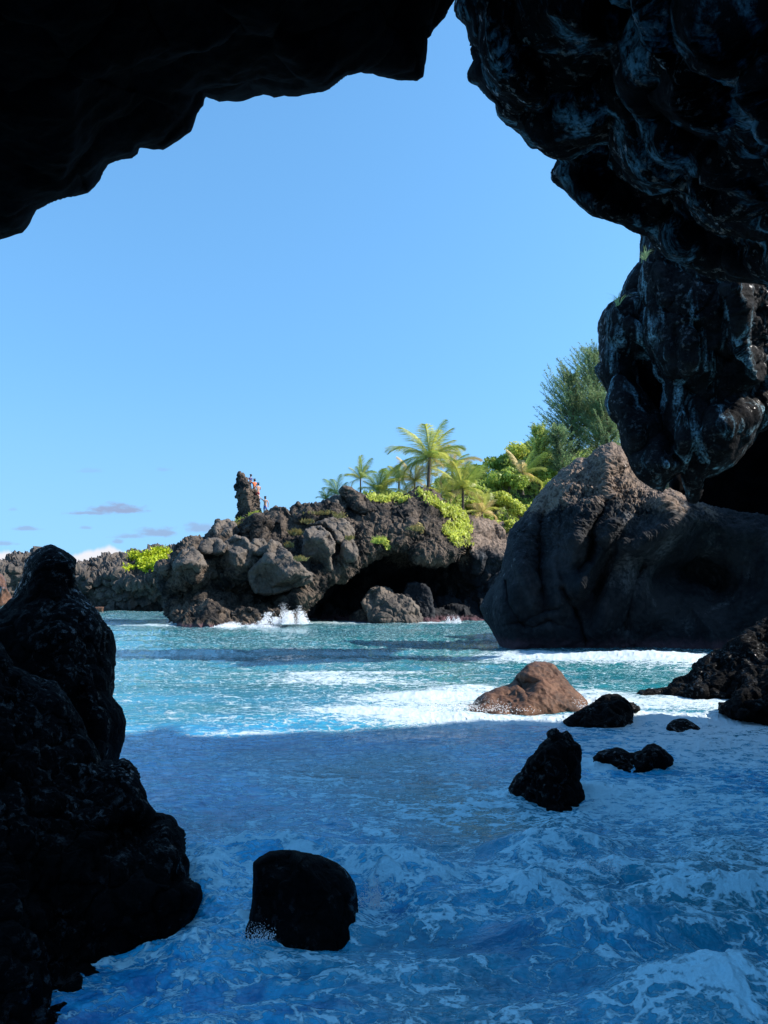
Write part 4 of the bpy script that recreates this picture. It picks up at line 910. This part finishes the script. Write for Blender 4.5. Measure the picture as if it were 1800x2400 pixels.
bush(1060, 1130, 92, 110, 60, M_leafy, 'sunlit yellow-green bush between the palms, level with their crowns', 141, 3200, .2)
bush(1110, 1105, 96, 100, 60, M_leafy, 'topmost yellow-green bush right of the tall palm on the skyline', 142, 3200, .2)
bush(1180, 1085, 98, 120, 80, M_leaf, 'large rounded bush on the skyline before the feathery trees', 143, 3800, .22)
bush(1240, 1060, 98, 130, 90, M_leafy, 'tall light green bush rising towards the ironwoods', 144, 3800, .22)
bush(1150, 1140, 90, 110, 70, M_leafy, 'bright bush in the middle of the green slope top', 145, 3200, .2)
bush(900, 1170, 82, 130, 60, M_leaf, 'green thicket filling the gap under the palms left of the tall trunk', 131, 3600, .2)
bush(1000, 1165, 84, 120, 80, M_leaf, 'dense dark thicket directly behind the tall trunk', 132, 3600, .2)
bush(1090, 1150, 86, 130, 90, M_leaf, 'broad thicket behind the fountain-shaped palm', 133, 3600, .2)
bush(1140, 1125, 88, 100, 70, M_leafy, 'yellow-green thicket peeking over the ridge between palms and round bush', 134, 3200, .2)
ironwood(1405, 815, 1120, 92, 210, M_iron, 'tall blue-green feathery ironwood rising beside the hanging buttress', 41, 520)
ironwood(1340, 870, 1120, 90, 170, M_iron, 'feathery ironwood with a ragged top left of the tallest one', 42, 420)
ironwood(1430, 930, 1110, 88, 170, M_iron, 'dense green ironwood tucked against the edge of the buttress', 43, 380)
ironwood(1268, 1000, 1170, 88, 130, M_iron2, 'pale yellow-green ironwood with a thin spire at the left of the tree group', 44, 360)
ironwood(1315, 1000, 1130, 86, 90, M_iron, 'small dark ironwood just above the crest of the big rock', 45, 240)


def scatter(src, poly, mat, label, name, n, leaf, seed, kind=None, cat='plant', grp=None, lift=.12, tall=1.0, up=.5):
    """leaves on the visible front of a rock mesh within a region"""
    V, Fc, nu = src; r = np.random.default_rng(seed)
    P = V[:nu]; a = P[:, 0] / P[:, 1]; b_ = (P[:, 2] - CH) / P[:, 1]
    c, s = math.cos(PITCH), math.sin(PITCH)
    # back to photo pixels, to find the vertices of this patch
    yc = (b_ * c - s) / (c + b_ * s); dy = c - yc * s; px = a * dy * F + 900; py = 1200 - yc * F
    sd, _ = poly_sd(np.stack([px, py], 1), poly); rag = 6 * perlin(P * 1.1)
    nrm = vnormals(V, Fc)[:nu]
    ok = np.where((sd + rag > 0) & (nrm[:, 2] > -.1))[0]
    if len(ok) == 0: return None
    wz = np.clip(nrm[ok, 2] + .35, .05, 1); k = r.choice(ok, n, p=wz / wz.sum())
    dens = perlin(P[k] * 1.6) > -.12; k = k[dens]; n = len(k)
    p = P[k] + r.normal(size=(n, 3)) * .12 + nrm[k] * (r.random(n)[:, None] * lift * 2.2)
    nn = nrm[k] * .7 + r.normal(size=(n, 3)) * .55; nn /= np.linalg.norm(nn, axis=1)[:, None]
    a_ = np.cross(nn, r.normal(size=(n, 3))) + np.array([0, 0, up]); a_ /= np.linalg.norm(a_, axis=1)[:, None]; b2 = np.cross(nn, a_); b2 /= np.linalg.norm(b2, axis=1)[:, None]
    L = leaf * r.uniform(.6, 1.3, n)[:, None]
    Q = np.stack([p - a_ * L * .2, p + b2 * L * .35 / tall, p + a_ * L * tall, p - b2 * L * .35 / tall], 1).reshape(-1, 3)
    o = mesh(name, Q, np.arange(n * 4).reshape(n, 4), mat, smooth=False)
    tag(o, label, cat if not kind else None, grp, kind); return o


scatter(FAR, C2([(1035, 520), (1110, 530), (1200, 515), (1295, 500), (1290, 560), (1240, 590), (1225, 640), (1150, 630), (1090, 620), (1080, 580)]), M_moss, 'bright yellow-green patch of creeping plants on the distant coast', 'ground_cover', 16000, .36, 51, kind='stuff', lift=.6)
scatter(FAR, C2([(950, 585), (1030, 590), (1040, 620), (960, 635)]), M_moss, 'small yellow-green tuft left of the bright patch on the distant coast', 'ground_cover', 500, .3, 52, kind='stuff')
GC = [([(1290, 60), (1400, 80), (1500, 110), (1520, 150), (1460, 190), (1480, 250), (1420, 260), (1340, 190), (1380, 130)], 9000, M_leafy, 'yellow-green creepers spilling down the slope below the palms'),
      ([(1000, 30), (1090, 30), (1180, 30), (1170, 58), (1080, 50), (1010, 55)], 1500, M_leafy, 'thin green fringe along the cliff top left of the tall palm'),
      ([(1230, 5), (1320, 40), (1340, 75), (1270, 60)], 900, M_leafy, 'green tuft at the cliff edge below the tall palm'),
      ([(1030, 220), (1070, 225), (1110, 265), (1060, 255)], 350, M_leafy, 'small green tuft over the lip of the undercut cave'),
      ([(1195, 160), (1240, 165), (1240, 190), (1200, 190)], 250, M_dry, 'small yellowish tuft on the cliff right of the cave lip')]
for i, (pl, n, mt, lb) in enumerate(GC): scatter(ISLE, C7(pl), mt, lb, 'ground_cover', n, .24, 60 + i, kind='stuff')
scatter(HILL, [(1050, 1180), (1130, 1130), (1200, 1105), (1300, 1060), (1450, 1040), (1450, 1250), (1180, 1290), (1050, 1230)], M_leaf, 'dense green undergrowth covering the hillside', 'undergrowth', 26000, .30, 71, kind='stuff')


def tuft(pts, mat, label, name='grass_tuft', n=60, h=.35, spread=.4, seed=1, w=.03):
    r = random.Random(seed); root = Vector(pts); mb = MB()
    for i in range(n):
        b0 = Vector((r.gauss(0, spread * .5), r.gauss(0, .12), r.gauss(0, .05))); d = Vector((r.gauss(0, .45), r.gauss(-.1, .4), 1)).normalized(); L = h * r.uniform(.6, 1.3); s_ = Vector((w, 0, 0))
        mb.quad(b0 - s_, b0 + s_, b0 + d * L * .6 + s_ * .8, b0 + d * L * .6 - s_ * .8); e = b0 + d * L * .6
        mb.quad(e - s_ * .8, e + s_ * .8, e + (d + Vector((d.x, 0, -.5))).normalized() * L * .5 + s_ * .1, e + (d + Vector((d.x, 0, -.5))).normalized() * L * .5 - s_ * .1)
    o = mb.build(name, mat); o.location = root; return tag(o, label, 'plant', 'tufts growing on the rocks')


def tp(x, y, Y): return at(350 + K * x, 1150 + K * y, Y)
for i, (x, y, Y, mt, n, h, sp, lb) in enumerate([
    (455, 148, 66.5, M_leafy, 260, .5, 1.0, 'bright green plants climbing to the foot of the rock pillar'), (490, 120, 67.6, M_leafy, 160, .5, .5, 'highest green tuft touching the base of the rock pillar'), (425, 165, 65, M_dry, 120, .4, .6, 'straw-coloured tuft left of the plants under the pillar'),
    (670, 200, 62.6, M_dry, 110, .45, .5, 'pale grass between the pitted peaked block and the cube-like block'), (640, 255, 60.2, M_dry, 70, .35, .3, 'yellow grass tuft above the slanting edge of the largest block'), (690, 318, 57.0, M_dry, 90, .3, .5, 'dry tuft lying on the lit edge of the largest block'),
    (790, 108, 64.8, M_dry, 160, .3, 1.3, 'golden grass strip under the wide low skyline block'), (725, 148, 63.5, M_dry, 90, .35, .5, 'dry grass left of the slanted slab'), (870, 122, 62.6, M_dry, 70, .3, .5, 'thin dry grass on top of the slanted slab'), (915, 222, 60.6, M_dry, 60, .3, .3, 'dry tuft on the small upright block by the cave'),
    (1050, 238, 61.2, M_leafy, 130, .45, .5, 'fresh green tuft standing on the lip of the undercut cave'), (1215, 178, 63, M_dry, 80, .35, .5, 'yellow tuft on the cliff face right of the cave lip')]):
    tuft(tp(x, y, Y - .5), mt, lb, n=n, h=h, spread=sp, seed=80 + i, w=.045)
tuft(at(1512, 605, 24.6), M_iron, 'spiky dark tuft sticking out of the buttress just under the arch', n=26, h=.35, spread=.05, seed=95, w=.012)
tuft(at(1450, 712, 25.6), M_iron, 'short thin sprig on the outer shoulder of the hanging buttress', n=12, h=.45, spread=.05, seed=96, w=.015)

# ------------------------------------------------------------------ people on the pillar
M_skin = plain('peach skin', (.52, .27, .17), .55); M_skin2 = plain('tanned skin', (.36, .17, .10), .55); M_hair = plain('dark hair', (.015, .010, .009), .6)  # first skin is the fairer tone
M_navy = plain('navy cloth', (.03, .05, .16), .8); M_blue = plain('blue cloth', (.06, .12, .42), .8); M_orange = plain('orange cloth', (.70, .14, .04), .8); M_red = plain('red cloth', (.55, .05, .04), .8)


def skinned(name, joints, edges, mat, parent, root='pelvis', sub=2):
    names = list(joints); me = bpy.data.meshes.new(name)
    me.from_pydata([joints[n][0] for n in names], [(names.index(a), names.index(b_)) for a, b_ in edges], [])
    o = bpy.data.objects.new(name, me); COL.objects.link(o)
    m1 = o.modifiers.new('skin', 'SKIN'); m1.use_smooth_shade = True; m1.branch_smoothing = .6
    for i, n in enumerate(names):
        sv = me.skin_vertices[0].data[i]; r_ = joints[n][1]; sv.radius = (r_, r_) if not isinstance(r_, tuple) else r_; sv.use_root = (n == root)
    m2 = o.modifiers.new('sub', 'SUBSURF'); m2.levels = m2.render_levels = sub
    dg = bpy.context.evaluated_depsgraph_get(); dg.update(); em = bpy.data.meshes.new_from_object(o.evaluated_get(dg))
    bpy.data.objects.remove(o); em.name = name; em.materials.clear(); em.materials.append(mat)
    for p in em.polygons: p.use_smooth = True
    o = bpy.data.objects.new(name, em); COL.objects.link(o); o.parent = parent; return o


def person(px, py_feet, Y, rz, label, skin, lower, upper, arms, legs, hair=True, s=.95, turn=0):
    """arms: [(elbow, hand)] left then right; legs: [(knee, foot)]; local frame, back towards -y"""
    root = empty('person', at(px, py_feet, Y), rz); root.scale = (s, s, s); tag(root, label, 'person', 'people climbing the rock pillar')
    V3 = Vector; J = {'pelvis': (V3((0, 0, .93)), (.15, .11)), 'waist': (V3((0, 0, 1.08)), (.13, .10)), 'chest': (V3((0, .0, 1.32)), (.165, .11)), 'neck': (V3((0, 0, 1.49)), .055), 'chin': (V3((0, .01, 1.55)), .065), 'head': (V3((0, .015, 1.66)), .092), 'crown': (V3((0, .0, 1.74)), .06), 'nose': (V3((0, .115, 1.62)), .015)}
    E = [('pelvis', 'waist'), ('waist', 'chest'), ('chest', 'neck'), ('neck', 'chin'), ('chin', 'head'), ('head', 'crown'), ('head', 'nose')]
    for i, sx in enumerate((-1, 1)):
        t = str(i); el, ha = [V3(v) for v in arms[i]]; kn, ft = [V3(v) for v in legs[i]]
        J['sh' + t] = (V3((sx * .19, 0, 1.42)), .055); J['el' + t] = (el, .040); J['wr' + t] = (ha, .026)
        d = (ha - el).normalized(); o1 = d.orthogonal().normalized(); J['pm' + t] = (ha + d * .08, (.040, .018))
        E += [('chest', 'sh' + t), ('sh' + t, 'el' + t), ('el' + t, 'wr' + t), ('wr' + t, 'pm' + t)]
        for k, ln in enumerate((.065, .08, .085, .075)):
            u = (k - 1.5) * .022; n1, n2 = 'f%s%d' % (t, k), 'g%s%d' % (t, k)
            J[n1] = (ha + d * (.09 + ln * .5) + o1 * u, .009); J[n2] = (ha + d * (.09 + ln) + o1 * u - d.cross(o1) * .02, .008); E += [('pm' + t, n1), (n1, n2)]
        J['th' + t] = (ha + d * .07 + o1 * .055, .010); E.append(('wr' + t, 'th' + t))
        J['hip' + t] = (V3((sx * .09, 0, .88)), .095); J['kn' + t] = (kn, .058); J['an' + t] = (ft + V3((0, 0, .06)), .038); J['toe' + t] = (ft + V3((0, .14, .03)), .035)
        E += [('pelvis', 'hip' + t), ('hip' + t, 'kn' + t), ('kn' + t, 'an' + t), ('an' + t, 'toe' + t)]
    skinned('body', J, E, skin, root)
    if hair: skinned('hair', {'a': (V3((0, -.02, 1.68)), .098), 'b': (V3((0, -.015, 1.76)), .07), 'c': (V3((0, -.06, 1.60)), .07)}, [('a', 'b'), ('a', 'c')], M_hair, root, root='a')
    if lower:
        J2 = {'w': (V3((0, 0, 1.0)), (.155, .12)), 'p': (V3((0, 0, .90)), (.16, .125))}; E2 = [('w', 'p')]
        for i, sx in enumerate((-1, 1)):
            kn = V3(legs[i][0]); hp = V3((sx * .09, 0, .87)); J2['h%d' % i] = (hp, .105); J2['k%d' % i] = (hp.lerp(kn, .8), .082); E2 += [('p', 'h%d' % i), ('h%d' % i, 'k%d' % i)]
        skinned('shorts', J2, E2, lower, root, root='p')
    if upper: skinned('shirt', {'a': (V3((0, 0, 1.02)), (.15, .115)), 'b': (V3((0, 0, 1.32)), (.18, .125)), 'c': (V3((0, 0, 1.44)), (.11, .08)), 'l': (V3((-.2, 0, 1.41)), .07), 'r': (V3((.2, 0, 1.41)), .07), 'm': (V3((-.2, 0, 1.41)).lerp(V3(arms[0][0]), .4), .062), 'n': (V3((.2, 0, 1.41)).lerp(V3(arms[1][0]), .4), .062)},
                             [('a', 'b'), ('b', 'c'), ('b', 'l'), ('b', 'r'), ('l', 'm'), ('r', 'n')], upper, root, root='b')
    return root


stand = [((-.10, .05, .48), (-.12, 0, 0)), ((.12, .02, .48), (.16, -.05, 0))]
bent = [((-.12, .30, .62), (-.12, .05, .15)), ((.14, .28, .70), (.15, .10, .30))]
pc = lambda x, y: (530 + x * .0964, 1090 + y * .0964)
x, y = pc(945, 1235); person(x, y, 68.9, 0, 'shirtless person in blue shorts standing on the rocks, one arm raised to the pillar', M_skin, M_blue, None, [((-.42, .05, 1.60), (-.62, .10, 1.85)), ((.28, .02, 1.17), (.26, .12, .95))], stand, s=1.0)
x, y = pc(770, 900); person(x, y, 69.2, .4, 'bare-backed person in red shorts, lowest of the climbers on the pillar', M_skin, M_red, None, [((-.35, .15, 1.30), (-.50, .28, 1.10)), ((.25, .1, 1.2), (.10, .30, 1.05))], bent, s=1.0)
x, y = pc(680, 800); person(x, y, 70.0, .6, 'person in an orange top clinging to the right side of the pillar', M_skin2, M_orange, M_orange, [((-.33, .2, 1.5), (-.40, .30, 1.7)), ((.28, .15, 1.2), (.15, .3, 1.15))], bent, s=1.0)
x, y = pc(590, 640); person(x, y, 70.6, .9, 'person in dark clothes highest on the pillar, sitting just behind its tip', M_skin2, M_navy, M_navy, [((-.3, .1, 1.2), (-.25, .3, 1.05)), ((.3, .1, 1.2), (.25, .3, 1.05))], bent, s=.9)

# ------------------------------------------------------------------ spray
M_spray = plain('white spray', (.85, .87, .9), .5)


def drops(name, label, items, kind='stuff'):
    V = []; Q = []
    ico = np.array([(0, 0, 1), (1, 0, 0), (0, 1, 0), (-1, 0, 0), (0, -1, 0), (0, 0, -1)], float); fc = [(0, 1, 2, 2), (0, 2, 3, 3), (0, 3, 4, 4), (0, 4, 1, 1), (5, 2, 1, 1), (5, 3, 2, 2), (5, 4, 3, 3), (5, 1, 4, 4)]
    T = []
    for (p, r_) in items:
        n = len(V) * 6; V.append(np.asarray(p) + ico * r_); T += [(n + a, n + b_, n + c) for a, b_, c, _ in fc]
    o = mesh(name, np.concatenate(V), T, M_spray, smooth=True); tag(o, label, kind=kind); return o


def splash(px, py, Y, w, h, n, r0, seed, label):
    r = random.Random(seed); L = []; c = at(px, py, Y)
    jets = [(r.gauss(0, .45), r.uniform(.25, 1.0), r.gauss(0, .35)) for _ in range(11)]
    for i in range(n):
        ja, jh, js = jets[r.randrange(11)]; t = r.random() ** 1.5 * jh; a = ja + js * t + r.gauss(0, .10 + .05 * t); L.append(((c.x + a * w * (1 - .5 * t), c.y + r.gauss(0, .3 * w), c.z + t * h), r0 * r.uniform(.3, 1.2) * (1.25 - t)))
    drops('spray', label, L)


splash(672, 1462, 53.6, 1.5, 1.5, 5000, .035, 1, 'white burst of spray breaking at the foot of the headland')
splash(560, 1470, 53.2, 2.2, .5, 3000, .03, 2, 'white wash along the waterline rocks of the headland')
splash(1063, 1465, 60, .7, .9, 1200, .03, 3, 'small white splash at the right of the cave mouth')
splash(1395, 1662, 14.2, .5, .30, 900, .008, 4, 'foam thrown up between the tan boulder and the streaming rock')
splash(1100, 1660, 14.9, 1.2, .22, 1800, .008, 5, 'foam flecks leaping left of the tan boulder')
splash(885, 2120, 5.15, .14, .26, 1500, .0032, 6, 'splash leaping off the right side of the nearest boulder')
splash(600, 2200, 4.85, .12, .12, 500, .0035, 7, 'droplets jumping at the left foot of the nearest boulder')
splash(1400, 2040, 5.9, .25, .22, 700, .003, 8, 'fine droplets over the foreground surf crest')
